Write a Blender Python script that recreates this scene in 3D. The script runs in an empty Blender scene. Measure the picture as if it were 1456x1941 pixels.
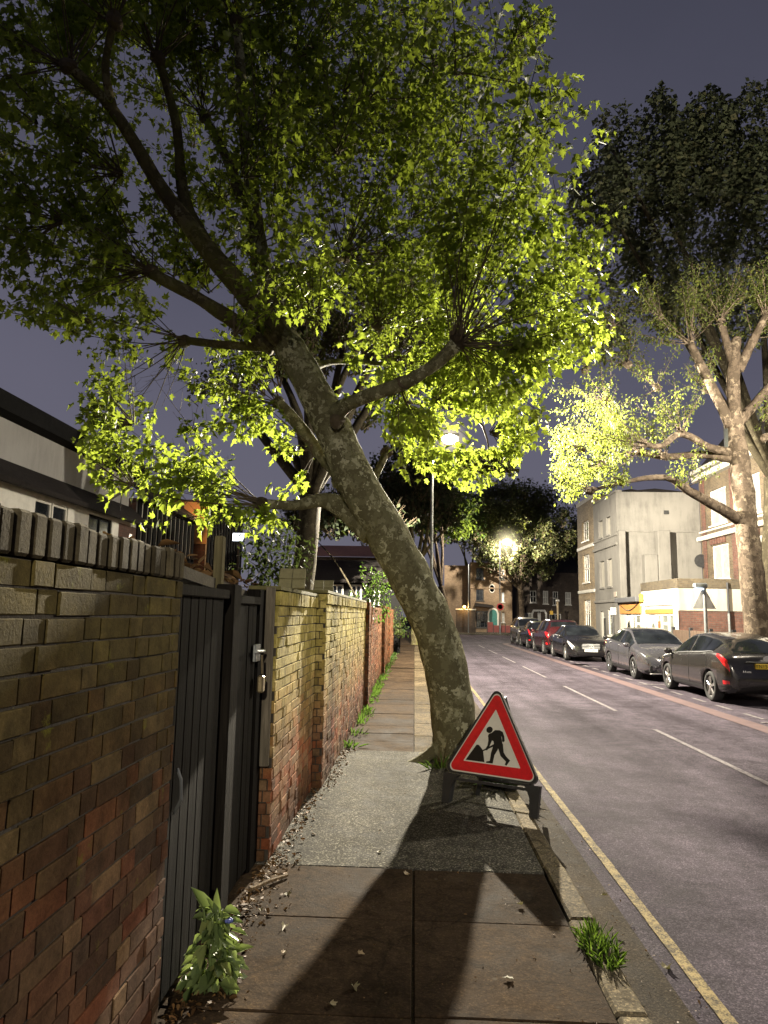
import bpy, math, random
import numpy as np
from mathutils import Vector, Matrix, noise as mnoise
random.seed(7); rng = np.random.default_rng(7)
sc = bpy.context.scene
col = sc.collection
PI = math.pi

# ------------------------------------------------------------------ camera
F = 1346.0; CX, CY = 728.0, 970.5; CAMZ = 1.65
YAW, PITCH, ROLL = math.radians(2.58), math.radians(8.17), math.radians(1.0)
CR = (Matrix.Rotation(YAW, 3, 'Z') @ Matrix.Rotation(PI/2+PITCH, 3, 'X') @ Matrix.Rotation(ROLL, 3, 'Z'))
CAM = Vector((0, 0, CAMZ))
def ray(px, py):
    return CR @ Vector(((px-CX)/F, -(py-CY)/F, -1.0))
def P(px, py, Y):                       # world point seen at a pixel, at distance Y down the street
    d = ray(px, py); return CAM + d*(Y/d.y)
def G(px, py, z=0.0):                   # ground point
    d = ray(px, py); return CAM + d*((z-CAMZ)/d.z)
def proj(p):
    q = CR.transposed() @ (Vector(p)-CAM)
    return CX + F*q.x/-q.z, CY - F*q.y/-q.z
CRn = np.array(CR)
def projn(p):
    q = (p-np.array(CAM)) @ CRn
    return CX + F*q[:,0]/-q[:,2], CY - F*q[:,1]/-q[:,2]

# ------------------------------------------------------------------ scene-graph helpers
def tag(o, label=None, cat=None, group=None, kind=None):
    if label: o['label'] = label
    if cat: o['category'] = cat
    if group: o['group'] = group
    if kind: o['kind'] = kind
    return o
def thing(name, label, cat, loc=(0,0,0), rotz=0, group=None):
    o = bpy.data.objects.new(name, None); col.objects.link(o)
    o.empty_display_size = .2
    o.location = loc; o.rotation_euler = (0,0,rotz)
    return tag(o, label, cat, group)
def wmat(o):
    m = Matrix.Identity(4)
    while o is not None:
        m = o.matrix_basis @ m; o = o.parent
    return m
class MB:
    def __init__(s): s.v=[]; s.f=[]; s.mi=[]; s.rnd=[]
    def add(s, vs, fs, mi=0, rnd=None):
        b=len(s.v); s.v.extend([tuple(p) for p in vs])
        r = random.random() if rnd is None else rnd
        for f in fs:
            s.f.append([b+i for i in f]); s.mi.append(mi); s.rnd.append(r)
    def box(s, x0,x1,y0,y1,z0,z1, mi=0, M=None, rnd=None):
        vs=[Vector((x,y,z)) for z in (z0,z1) for y in (y0,y1) for x in (x0,x1)]
        if M is not None: vs=[M@p for p in vs]
        s.add(vs,[(0,2,3,1),(4,5,7,6),(0,1,5,4),(2,6,7,3),(0,4,6,2),(1,3,7,5)],mi,rnd)
    def cbox(s, x0,x1,y0,y1,z0,z1, c=.01, mi=0, M=None, rnd=None):   # chamfered box
        vs=[];fs=[]
        X=(x0,x1);Y=(y0,y1);Z=(z0,z1)
        idx={}
        for i in (0,1):
            for j in (0,1):
                for k in (0,1):
                    sx=1 if i==0 else -1; sy=1 if j==0 else -1; sz=1 if k==0 else -1
                    for a in range(3):
                        p=[X[i]+(sx*c if a!=0 else 0),Y[j]+(sy*c if a!=1 else 0),Z[k]+(sz*c if a!=2 else 0)]
                        idx[(i,j,k,a)]=len(vs); vs.append(Vector(p))
        g=lambda i,j,k,a: idx[(i,j,k,a)]
        fs+= [[g(0,0,0,0),g(0,0,1,0),g(0,1,1,0),g(0,1,0,0)],[g(1,0,0,0),g(1,1,0,0),g(1,1,1,0),g(1,0,1,0)],
              [g(0,0,0,1),g(1,0,0,1),g(1,0,1,1),g(0,0,1,1)],[g(0,1,0,1),g(0,1,1,1),g(1,1,1,1),g(1,1,0,1)],
              [g(0,0,0,2),g(0,1,0,2),g(1,1,0,2),g(1,0,0,2)],[g(0,0,1,2),g(1,0,1,2),g(1,1,1,2),g(0,1,1,2)]]
        for j in (0,1):
            for k in (0,1): fs.append([g(0,j,k,1),g(1,j,k,1),g(1,j,k,2),g(0,j,k,2)] if (j!=k) else [g(0,j,k,2),g(1,j,k,2),g(1,j,k,1),g(0,j,k,1)])
        for i in (0,1):
            for k in (0,1): fs.append([g(i,0,k,0),g(i,1,k,0),g(i,1,k,2),g(i,0,k,2)] if (i==k) else [g(i,0,k,2),g(i,1,k,2),g(i,1,k,0),g(i,0,k,0)])
        for i in (0,1):
            for j in (0,1): fs.append([g(i,j,0,0),g(i,j,1,0),g(i,j,1,1),g(i,j,0,1)] if (i!=j) else [g(i,j,0,1),g(i,j,1,1),g(i,j,1,0),g(i,j,0,0)])
        for i in (0,1):
            for j in (0,1):
                for k in (0,1):
                    t=[g(i,j,k,0),g(i,j,k,1),g(i,j,k,2)]
                    fs.append(t if (i+j+k)%2==1 else t[::-1])
        if M is not None: vs=[M@p for p in vs]
        s.add(vs,fs,mi,rnd)
    def tube(s, pts, rad, n=8, mi=0, cap=True, jit=0, jf=3.0, rnd=None):
        pts=[Vector(p) for p in pts]
        if not hasattr(rad,'__len__'): rad=[rad]*len(pts)
        vs=[];fs=[]; t0=(pts[1]-pts[0]).normalized()
        u=t0.orthogonal().normalized()
        for i,p in enumerate(pts):
            t=(pts[min(i+1,len(pts)-1)]-pts[max(i-1,0)])
            if t.length<1e-9: t=t0
            t=t.normalized(); u=(u-t*u.dot(t))
            if u.length<1e-6: u=t.orthogonal()
            u.normalize(); w=t.cross(u)
            for k in range(n):
                a=2*PI*k/n; d=u*math.cos(a)+w*math.sin(a); r=rad[i]
                if jit: r*=1+jit*mnoise.noise((p+d*r)*jf)+.5*jit*mnoise.noise((p+d*r)*jf*2.7)
                vs.append(p+d*r)
        m=len(pts)
        for i in range(m-1):
            for k in range(n):
                fs.append((i*n+k,i*n+(k+1)%n,(i+1)*n+(k+1)%n,(i+1)*n+k))
        if cap: fs.append(tuple(range(n))[::-1]); fs.append(tuple((m-1)*n+k for k in range(n)))
        s.add(vs,fs,mi,rnd)
    def lathe(s, prof, n=20, M=None, mi=0, rnd=None, cap=True):      # prof: (r,z) about z axis
        vs=[];fs=[]
        for r,z in prof:
            for k in range(n):
                a=2*PI*k/n; vs.append(Vector((r*math.cos(a),r*math.sin(a),z)))
        for i in range(len(prof)-1):
            for k in range(n):
                fs.append((i*n+k,i*n+(k+1)%n,(i+1)*n+(k+1)%n,(i+1)*n+k))
        if cap: fs.append(tuple(range(n))[::-1]); fs.append(tuple((len(prof)-1)*n+k for k in range(n)))
        if M is not None: vs=[M@p for p in vs]
        s.add(vs,fs,mi,rnd)
    def prism(s, poly, d0, d1, M=None, mi=0, rnd=None):     # poly in local xy, extruded z d0..d1
        n=len(poly)
        vs=[Vector((x,y,d0)) for x,y in poly]+[Vector((x,y,d1)) for x,y in poly]
        fs=[tuple(range(n))[::-1],tuple(range(n,2*n))]+[(i,(i+1)%n,n+(i+1)%n,n+i) for i in range(n)]
        if M is not None: vs=[M@p for p in vs]
        s.add(vs,fs,mi,rnd)
    def ringprism(s, outer, inner, d0, d1, M=None, mi=0):   # frame between two same-count polygons
        n=len(outer)
        vs=[Vector((x,y,d)) for d in (d0,d1) for pl in (outer,inner) for x,y in pl]
        fs=[]
        for i in range(n):
            j=(i+1)%n
            fs.append((2*n+i,2*n+j,3*n+j,3*n+i)); fs.append((i,n+i,n+j,j))
            fs.append((i,j,2*n+j,2*n+i)); fs.append((n+i,3*n+i,3*n+j,n+j))
        if M is not None: vs=[M@p for p in vs]
        s.add(vs,fs,mi)
    def quad(s,a,b,c,d,mi=0,rnd=None): s.add([a,b,c,d],[(0,1,2,3)],mi,rnd)
    def blob(s,c,r,amp=.25,fr=4,nu=10,nv=7,mi=0,sc3=(1,1,1)):
        c=Vector(c); vs=[];fs=[]
        for i in range(nv+1):
            th=PI*i/nv
            for k in range(nu):
                a=2*PI*k/nu; d=Vector((math.sin(th)*math.cos(a),math.sin(th)*math.sin(a),math.cos(th)))
                q=1+amp*mnoise.noise((c+d*r)*fr)
                vs.append(c+Vector((d.x*sc3[0],d.y*sc3[1],d.z*sc3[2]))*r*q)
        for i in range(nv):
            for k in range(nu):
                fs.append((i*nu+k,(i+1)*nu+k,(i+1)*nu+(k+1)%nu,i*nu+(k+1)%nu))
        s.add(vs,fs,mi)
    def build(s, name, mats, parent=None, smooth=False, local=False):
        me=bpy.data.meshes.new(name)
        vs=s.v
        if parent is not None and not local:
            inv=wmat(parent).inverted(); vs=[tuple(inv@Vector(p)) for p in vs]
        me.from_pydata(vs,[],s.f)
        if not isinstance(mats,(list,tuple)): mats=[mats]
        for m in mats: me.materials.append(m)
        if any(s.mi): me.polygons.foreach_set('material_index',s.mi)
        at=me.attributes.new('rnd','FLOAT','FACE'); at.data.foreach_set('value',s.rnd)
        if smooth: me.polygons.foreach_set('use_smooth',[True]*len(me.polygons))
        me.update()
        o=bpy.data.objects.new(name,me); col.objects.link(o)
        if parent is not None: o.parent=parent
        return o
def struct(mb,name,mats,smooth=False):
    return tag(mb.build(name,mats,None,smooth),kind='structure')
def spline(pts, rad, sub=6):
    pts=[Vector(p) for p in pts]; op=[];orr=[]
    n=len(pts)
    for i in range(n-1):
        p0=pts[max(i-1,0)];p1=pts[i];p2=pts[i+1];p3=pts[min(i+2,n-1)]
        for k in range(sub):
            t=k/sub
            op.append(.5*((2*p1)+(p2-p0)*t+(2*p0-5*p1+4*p2-p3)*t*t+(3*p1-p0-3*p2+p3)*t**3))
            orr.append(rad[i]*(1-t)+rad[i+1]*t)
    op.append(pts[-1]);orr.append(rad[-1]); return op,orr
def inpoly(x,y,poly):
    r=np.zeros(len(x),bool); n=len(poly)
    for i in range(n):
        x1,y1=poly[i];x2,y2=poly[(i+1)%n]
        c=((y1>y)!=(y2>y))
        xx=(x2-x1)*(y-y1)/((y2-y1) if y2!=y1 else 1e-9)+x1
        r^=c&(x<xx)
    return r

# ------------------------------------------------------------------ materials
def newmat(name):
    m=bpy.data.materials.new(name); m.use_nodes=True
    nt=m.node_tree; b=nt.nodes['Principled BSDF']; return m,nt,b
def nd(nt,t,**k):
    n=nt.nodes.new(t)
    for a,v in k.items():
        if a in n.inputs: n.inputs[a].default_value=v
        else: setattr(n,a,v)
    return n
def L(nt,a,b): nt.links.new(a,b)
def c4(c): return (c[0],c[1],c[2],1)
def ramp(nt,stops,interp='LINEAR'):
    r=nt.nodes.new('ShaderNodeValToRGB'); e=r.color_ramp; e.interpolation=interp
    while len(e.elements)<len(stops): e.elements.new(.5)
    for i,(p,c) in enumerate(stops): e.elements[i].position=p; e.elements[i].color=c4(c) if len(c)==3 else c
    return r
def mix(nt,fac,a,b,bt='MIX'):
    m=nt.nodes.new('ShaderNodeMix'); m.data_type='RGBA'; m.blend_type=bt
    for i,x in ((0,fac),(6,a),(7,b)):
        if hasattr(x,'is_output'): L(nt,x,m.inputs[i])
        elif i==0: m.inputs[0].default_value=x
        else: m.inputs[i].default_value=c4(x)
    return m.outputs[2]
def math_(nt,op,a,b=0.0,clamp=False):
    m=nt.nodes.new('ShaderNodeMath'); m.operation=op; m.use_clamp=clamp
    for i,x in ((0,a),(1,b)):
        if hasattr(x,'is_output'): L(nt,x,m.inputs[i])
        else: m.inputs[i].default_value=x
    return m.outputs[0]
def bump(nt,b,h,strength=.3,dist=.01):
    n=nd(nt,'ShaderNodeBump'); n.inputs['Strength'].default_value=strength; n.inputs['Distance'].default_value=dist
    L(nt,h,n.inputs['Height']); L(nt,n.outputs[0],b.inputs['Normal']); return n
def noise(nt,scale,detail=5,rough=.6,vec=None,dist=0):
    n=nd(nt,'ShaderNodeTexNoise',Scale=scale,Detail=detail,Roughness=rough,Distortion=dist)
    if vec is not None: L(nt,vec,n.inputs['Vector'])
    return n.outputs['Fac']
def wpos(nt): return nd(nt,'ShaderNodeNewGeometry').outputs['Position']
def opos(nt): return nd(nt,'ShaderNodeTexCoord').outputs['Object']
def sepz(nt,v):
    s=nd(nt,'ShaderNodeSeparateXYZ'); L(nt,v,s.inputs[0]); return s.outputs
def attr(nt,name='rnd'):
    a=nd(nt,'ShaderNodeAttribute'); a.attribute_name=name; return a.outputs['Fac']

def m_plain(name,c,rough=.7,metal=0,var=.35,scale=6,bmp=.15,coat=0,spec=.5,grime=0):
    m,nt,b=newmat(name); p=opos(nt)
    n=noise(nt,scale,6,.65,p); n2=noise(nt,scale*7,4,.6,p)
    f=math_(nt,'ADD',math_(nt,'MULTIPLY',n,.7),math_(nt,'MULTIPLY',n2,.3))
    r=ramp(nt,[(.3,[x*(1-var) for x in c]),(.7,[min(1,x*(1+var)) for x in c])]); L(nt,f,r.inputs[0])
    out=r.outputs[0]
    if grime:
        g=ramp(nt,[(.45,(0,0,0)),(.75,(1,1,1))]); L(nt,noise(nt,scale*.6,8,.7,p),g.inputs[0])
        out=mix(nt,math_(nt,'MULTIPLY',g.outputs[0],grime),out,[x*.35 for x in c])
    L(nt,out,b.inputs['Base Color'])
    b.inputs['Metallic'].default_value=metal
    rr=ramp(nt,[(.3,(rough*.85,)*3),(.7,(min(1,rough*1.15),)*3)]); L(nt,n2,rr.inputs[0]); L(nt,rr.outputs[0],b.inputs['Roughness'])
    b.inputs['Coat Weight'].default_value=coat; b.inputs['Specular IOR Level'].default_value=spec
    if bmp: bump(nt,b,n2,bmp,.01)
    return m
def m_emit(name,c,s):
    m,nt,b=newmat(name); b.inputs['Base Color'].default_value=c4(c); b.inputs['Emission Color'].default_value=c4(c); b.inputs['Emission Strength'].default_value=s
    return m
def m_glass(name,c=(.01,.012,.015),rough=.06,refl=.5):
    m,nt,b=newmat(name); b.inputs['Base Color'].default_value=c4(c); 
    n=noise(nt,3,3,.5,opos(nt)); r=ramp(nt,[(.35,c),(.7,[x*2.2 for x in c])]); L(nt,n,r.inputs[0]); L(nt,r.outputs[0],b.inputs['Base Color'])
    b.inputs['Roughness'].default_value=rough; b.inputs['Specular IOR Level'].default_value=refl; b.inputs['Coat Weight'].default_value=.6; b.inputs['Coat Roughness'].default_value=.03
    return m
def m_paint(name,c,metal=.5,rough=.24):
    m,nt,b=newmat(name); p=opos(nt)
    n=noise(nt,2.5,6,.6,p); n2=noise(nt,300,2,.5,p)
    f=math_(nt,'ADD',math_(nt,'MULTIPLY',n,.6),math_(nt,'MULTIPLY',n2,.4))
    r=ramp(nt,[(.35,[x*.88 for x in c]),(.65,[x*1.12 for x in c])]); L(nt,f,r.inputs[0])
    z=sepz(nt,p)[2]; d=ramp(nt,[(.2,(1,1,1)),(.55,(0,0,0))]); L(nt,z,d.inputs[0])
    dirt=math_(nt,'MULTIPLY',d.outputs[0],noise(nt,9,6,.7,p))
    L(nt,mix(nt,math_(nt,'MULTIPLY',dirt,.3),r.outputs[0],(.05,.045,.04)),b.inputs['Base Color'])
    b.inputs['Metallic'].default_value=metal
    rr=ramp(nt,[(.3,(rough*.85,)*3),(.7,(rough*1.2,)*3)]); L(nt,n,rr.inputs[0]); L(nt,rr.outputs[0],b.inputs['Roughness'])
    b.inputs['Coat Weight'].default_value=.8; b.inputs['Coat Roughness'].default_value=.08
    return m
def m_leaf(name,dark,light,trans,tw=.45,rough=.5):
    m,nt,b=newmat(name)
    a=attr(nt); r=ramp(nt,[(0,dark),(.75,light),(1,[light[0]*1.35,light[1]*1.1,light[2]])]); L(nt,a,r.inputs[0])
    n=noise(nt,14,3,.5,opos(nt)); cm=mix(nt,math_(nt,'MULTIPLY',n,.5),r.outputs[0],[x*.5 for x in dark])
    L(nt,cm,b.inputs['Base Color']); b.inputs['Roughness'].default_value=rough; b.inputs['Specular IOR Level'].default_value=.3
    t=nd(nt,'ShaderNodeBsdfTranslucent'); tr=ramp(nt,[(0,[x*.6 for x in trans]),(1,trans)]); L(nt,a,tr.inputs[0]); L(nt,tr.outputs[0],t.inputs[0])
    ms=nd(nt,'ShaderNodeMixShader'); ms.inputs[0].default_value=tw
    out=nt.nodes['Material Output']; L(nt,b.outputs[0],ms.inputs[1]); L(nt,t.outputs[0],ms.inputs[2]); L(nt,ms.outputs[0],out.inputs[0])
    return m
def m_bark(name,scale=3.2,cols=None,moss=.0):
    m,nt,b=newmat(name); p=opos(nt)
    wn=nd(nt,'ShaderNodeTexNoise',Scale=scale*2.2,Detail=4,Roughness=.6); L(nt,p,wn.inputs['Vector'])
    v=nd(nt,'ShaderNodeVectorMath'); v.operation='MULTIPLY_ADD'; L(nt,wn.outputs['Color'],v.inputs[0]); v.inputs[1].default_value=(.34,.34,.34); L(nt,p,v.inputs[2])
    mp=nd(nt,'ShaderNodeMapping'); mp.inputs['Scale'].default_value=(1,1,.62); L(nt,v.outputs[0],mp.inputs[0])
    vo=nd(nt,'ShaderNodeTexVoronoi',Scale=scale*2.6); L(nt,mp.outputs[0],vo.inputs['Vector'])
    s=nd(nt,'ShaderNodeSeparateColor'); L(nt,vo.outputs['Color'],s.inputs[0])
    cols=cols or [(0,(.075,.058,.03)),(.34,(.12,.10,.05)),(.58,(.19,.17,.09)),(.76,(.30,.28,.16)),(.9,(.42,.40,.25))]
    r=ramp(nt,cols,'CONSTANT'); L(nt,s.outputs[0],r.inputs[0])
    fine=noise(nt,45,5,.7,p); 
    cm=mix(nt,math_(nt,'MULTIPLY',fine,.5),r.outputs[0],(.06,.05,.028))
    if moss:
        g=ramp(nt,[(.45,(0,0,0)),(.6,(1,1,1))]); L(nt,noise(nt,2.3,5,.6,p),g.inputs[0]); cm=mix(nt,math_(nt,'MULTIPLY',g.outputs[0],moss),cm,(.16,.17,.03))
    L(nt,cm,b.inputs['Base Color']); b.inputs['Roughness'].default_value=.9; b.inputs['Specular IOR Level'].default_value=.15
    h=math_(nt,'ADD',math_(nt,'MULTIPLY',s.outputs[0],-.5),math_(nt,'MULTIPLY',fine,.7))
    bump(nt,b,h,.7,.02); return m
def m_brick(name,top,bot,z0,z1,moss=0,lo=.5,hi=1.5,mortar=False):
    """per-brick colour from the 'rnd' face attribute, graded with height, moss near the top"""
    m,nt,b=newmat(name); p=wpos(nt); z=sepz(nt,p)[2]; a=attr(nt)
    rt=ramp(nt,top); L(nt,a,rt.inputs[0]); rb=ramp(nt,bot); L(nt,a,rb.inputs[0])
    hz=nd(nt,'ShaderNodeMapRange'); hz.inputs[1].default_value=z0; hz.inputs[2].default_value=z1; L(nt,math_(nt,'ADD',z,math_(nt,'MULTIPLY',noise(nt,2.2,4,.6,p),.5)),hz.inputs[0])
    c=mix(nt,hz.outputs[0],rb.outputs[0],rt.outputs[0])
    n1=noise(nt,16,7,.7,p); n2=noise(nt,90,4,.7,p)
    k=ramp(nt,[(.3,(lo,)*3),(.7,(hi,)*3)]); L(nt,math_(nt,'ADD',math_(nt,'MULTIPLY',n1,.6),math_(nt,'MULTIPLY',n2,.4)),k.inputs[0])
    c=mix(nt,1,c,k.outputs[0],'MULTIPLY')
    gz=ramp(nt,[(.0,(.42,.40,.38)),(.5,(1,1,1))]); L(nt,math_(nt,'ADD',z,math_(nt,'MULTIPLY',math_(nt,'SUBTRACT',noise(nt,1.9,5,.6,p),.5),.9)),gz.inputs[0]); c=mix(nt,1,c,gz.outputs[0],'MULTIPLY')  # tree shade low on the wall, put into the brick colour
    gl=ramp(nt,[(.34,(.40,.38,.36)),(.56,(1.05,1.05,1.05)),(.72,(1.3,1.28,1.2))]); L(nt,noise(nt,1.15,7,.72,p),gl.inputs[0]); c=mix(nt,1,c,gl.outputs[0],'MULTIPLY')
    if moss:
        mz=nd(nt,'ShaderNodeMapRange'); mz.inputs[1].default_value=z1-.15; mz.inputs[2].default_value=z1+.75; L(nt,z,mz.inputs[0])
        f=ramp(nt,[(.62,(0,0,0)),(.72,(1,1,1))]); L(nt,math_(nt,'ADD',noise(nt,7,7,.75,p),math_(nt,'MULTIPLY',mz.outputs[0],.30)),f.inputs[0])
        c=mix(nt,math_(nt,'MULTIPLY',f.outputs[0],moss),c,(.15,.145,.02))
        f2=ramp(nt,[(.55,(0,0,0)),(.75,(1,1,1))]); L(nt,math_(nt,'ADD',noise(nt,3.1,6,.7,p),math_(nt,'MULTIPLY',mz.outputs[0],.12)),f2.inputs[0])
        c=mix(nt,math_(nt,'MULTIPLY',f2.outputs[0],.75),c,(.022,.019,.012))
    L(nt,c,b.inputs['Base Color']); b.inputs['Roughness'].default_value=.92; b.inputs['Specular IOR Level'].default_value=.06
    bump(nt,b,math_(nt,'ADD',math_(nt,'MULTIPLY',n1,.4),n2),.4,.007); return m
def m_brickwall(name,c1,c2,mort,scale=1.0,grime=.4):
    """shader brickwork for buildings across the street (axis-aligned walls)"""
    m,nt,b=newmat(name); p=wpos(nt); s=sepz(nt,p)
    cb=nd(nt,'ShaderNodeCombineXYZ'); L(nt,math_(nt,'ADD',s[0],s[1]),cb.inputs[0]); L(nt,s[2],cb.inputs[1])
    br=nd(nt,'ShaderNodeTexBrick'); L(nt,cb.outputs[0],br.inputs['Vector'])
    br.inputs['Color1'].default_value=c4(c1); br.inputs['Color2'].default_value=c4(c2); br.inputs['Mortar'].default_value=c4(mort)
    br.inputs['Scale'].default_value=1/scale; br.inputs['Brick Width'].default_value=.225; br.inputs['Row Height'].default_value=.075; br.inputs['Mortar Size'].default_value=.008; br.inputs['Bias'].default_value=-.1
    n=noise(nt,.9,8,.7,p); k=ramp(nt,[(.3,(1-grime,)*3),(.65,(1.15,)*3)]); L(nt,n,k.inputs[0])
    n2=noise(nt,9,5,.7,p); k2=ramp(nt,[(.3,(.65,)*3),(.7,(1.3,)*3)]); L(nt,n2,k2.inputs[0])
    c=mix(nt,1,mix(nt,1,br.outputs['Color'],k.outputs[0],'MULTIPLY'),k2.outputs[0],'MULTIPLY')
    L(nt,c,b.inputs['Base Color']); b.inputs['Roughness'].default_value=.9
    bump(nt,b,br.outputs['Fac'],-.4,.01); return m
def m_render(name,c,streak=.5):
    m,nt,b=newmat(name); p=wpos(nt)
    mp=nd(nt,'ShaderNodeMapping'); mp.inputs['Scale'].default_value=(2.2,2.2,.35); L(nt,p,mp.inputs[0])
    st=noise(nt,1.6,8,.7,mp.outputs[0]); n=noise(nt,.7,7,.65,p); n3=noise(nt,22,4,.6,p)
    f=math_(nt,'ADD',math_(nt,'MULTIPLY',st,.5),math_(nt,'MULTIPLY',n,.5))
    r=ramp(nt,[(.34,[x*(1-streak) for x in c]),(.52,[x*.9 for x in c]),(.7,c)]); L(nt,f,r.inputs[0])
    L(nt,mix(nt,math_(nt,'MULTIPLY',n3,.25),r.outputs[0],[x*.6 for x in c]),b.inputs['Base Color'])
    b.inputs['Roughness'].default_value=.85; bump(nt,b,n3,.2,.01); return m
def m_asphalt(name,c,speck=(.35,.34,.3),amt=.5,stain=.5,scale=60,specscale=140,warm=None):
    m,nt,b=newmat(name); p=wpos(nt)
    v=nd(nt,'ShaderNodeTexVoronoi',Scale=specscale); L(nt,p,v.inputs['Vector'])
    s=nd(nt,'ShaderNodeSeparateColor'); L(nt,v.outputs['Color'],s.inputs[0])
    rs=ramp(nt,[(.0,[x*.45 for x in c]),(.55,c),(.82,[x*1.7 for x in c]),(.95,speck)]); L(nt,s.outputs[0],rs.inputs[0])
    base=mix(nt,amt,c,rs.outputs[0])
    n=noise(nt,.55,8,.7,p,.6); k=ramp(nt,[(.3,(1-stain,)*3),(.55,(1,)*3),(.72,(1.25,)*3)]); L(nt,n,k.inputs[0])
    n2=noise(nt,4.5,7,.7,p); k2=ramp(nt,[(.28,(.55,)*3),(.6,(1.1,)*3)]); L(nt,n2,k2.inputs[0])
    cc=mix(nt,1,mix(nt,1,base,k.outputs[0],'MULTIPLY'),k2.outputs[0],'MULTIPLY')
    mp=nd(nt,'ShaderNodeMapping'); mp.inputs['Scale'].default_value=(1.6,.10,1); L(nt,p,mp.inputs[0]); k5=ramp(nt,[(.35,(.72,)*3),(.6,(1.18,)*3)]); L(nt,noise(nt,1.0,5,.6,mp.outputs[0]),k5.inputs[0]); cc=mix(nt,1,cc,k5.outputs[0],'MULTIPLY')
    if warm:
        w=ramp(nt,[(.45,(0,0,0)),(.65,(1,1,1))]); L(nt,noise(nt,1.3,6,.6,p),w.inputs[0]); cc=mix(nt,math_(nt,'MULTIPLY',w.outputs[0],.6),cc,warm)
    L(nt,cc,b.inputs['Base Color'])
    rr=ramp(nt,[(.3,(.75,)*3),(.7,(.98,)*3)]); L(nt,n2,rr.inputs[0]); L(nt,rr.outputs[0],b.inputs['Roughness']); b.inputs['Specular IOR Level'].default_value=.03
    h=math_(nt,'ADD',math_(nt,'MULTIPLY',s.outputs[0],.6),math_(nt,'MULTIPLY',noise(nt,scale,4,.7,p),.6))
    bump(nt,b,h,.6,.008); return m
def m_slab(name,c,speck=.3):
    m,nt,b=newmat(name); p=wpos(nt); a=attr(nt)
    r=ramp(nt,[(0,[x*.75 for x in c]),(1,[x*1.25 for x in c])]); L(nt,a,r.inputs[0])
    n=noise(nt,1.7,8,.7,p,.5); k=ramp(nt,[(.3,(.42,.4,.38)),(.55,(1,1,1)),(.75,(1.3,1.28,1.2))]); L(nt,n,k.inputs[0])
    cc=mix(nt,1,r.outputs[0],k.outputs[0],'MULTIPLY')
    v=nd(nt,'ShaderNodeTexVoronoi',Scale=110); L(nt,p,v.inputs['Vector']); s=nd(nt,'ShaderNodeSeparateColor'); L(nt,v.outputs['Color'],s.inputs[0])
    sp=ramp(nt,[(.0,(.5,.5,.5)),(.7,(1,1,1)),(.93,(2.4,2.3,2.0))]); L(nt,s.outputs[0],sp.inputs[0])
    cc=mix(nt,speck,cc,mix(nt,1,cc,sp.outputs[0],'MULTIPLY'))
    k3=ramp(nt,[(.32,(.5,.47,.44)),(.52,(1,1,1)),(.7,(1.35,1.3,1.2))]); L(nt,noise(nt,7,9,.78,p,.8),k3.inputs[0]); cc=mix(nt,1,cc,k3.outputs[0],'MULTIPLY')
    cr=nd(nt,'ShaderNodeTexVoronoi',Scale=.75,feature='DISTANCE_TO_EDGE'); wv=nd(nt,'ShaderNodeVectorMath'); wv.operation='MULTIPLY_ADD'; nz_=nd(nt,'ShaderNodeTexNoise',Scale=3.5,Detail=5); L(nt,p,nz_.inputs['Vector']); L(nt,nz_.outputs['Color'],wv.inputs[0]); wv.inputs[1].default_value=(.35,.35,.35); L(nt,p,wv.inputs[2]); L(nt,wv.outputs[0],cr.inputs['Vector'])
    ck=ramp(nt,[(.0,(1,1,1)),(.006,(0,0,0))]); L(nt,cr.outputs['Distance'],ck.inputs[0]); cc=mix(nt,math_(nt,'MULTIPLY',ck.outputs[0],.55),cc,(.012,.01,.007))
    gm=nd(nt,'ShaderNodeTexVoronoi',Scale=5.5); L(nt,p,gm.inputs['Vector']); gr_=ramp(nt,[(.055,(1,1,1)),(.085,(0,0,0))]); L(nt,gm.outputs['Distance'],gr_.inputs[0]); cc=mix(nt,math_(nt,'MULTIPLY',gr_.outputs[0],.35),cc,(.15,.13,.10))
    d=ramp(nt,[(.62,(0,0,0)),(.68,(1,1,1))]); L(nt,noise(nt,38,4,.7,p),d.inputs[0]); cc=mix(nt,math_(nt,'MULTIPLY',d.outputs[0],.7),cc,(.015,.012,.008))
    L(nt,cc,b.inputs['Base Color'])
    rr=ramp(nt,[(.3,(.7,)*3),(.7,(.95,)*3)]); L(nt,n,rr.inputs[0]); L(nt,rr.outputs[0],b.inputs['Roughness']); b.inputs['Specular IOR Level'].default_value=.02
    bump(nt,b,math_(nt,'ADD',s.outputs[0],noise(nt,30,5,.7,p)),.45,.008); return m
def m_wood(name,c,rough=.75,stretch=(9,9,.5)):
    m,nt,b=newmat(name); p=wpos(nt); a=attr(nt)
    mp=nd(nt,'ShaderNodeMapping'); mp.inputs['Scale'].default_value=stretch; L(nt,p,mp.inputs[0])
    n=noise(nt,4,7,.7,mp.outputs[0],.4)
    r=ramp(nt,[(.3,[x*.45 for x in c]),(.55,c),(.72,[x*1.8 for x in c])]); L(nt,math_(nt,'ADD',n,math_(nt,'MULTIPLY',a,.1)),r.inputs[0])
    wv=ramp(nt,[(.64,(0,0,0)),(.7,(1,1,1))]); L(nt,noise(nt,2.2,6,.75,mp.outputs[0]),wv.inputs[0])
    L(nt,mix(nt,math_(nt,'MULTIPLY',wv.outputs[0],.5),r.outputs[0],[min(.5,x*5.5) for x in c]),b.inputs['Base Color'])
    b.inputs['Roughness'].default_value=rough; b.inputs['Specular IOR Level'].default_value=.06; bump(nt,b,n,.45,.01); return m
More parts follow.
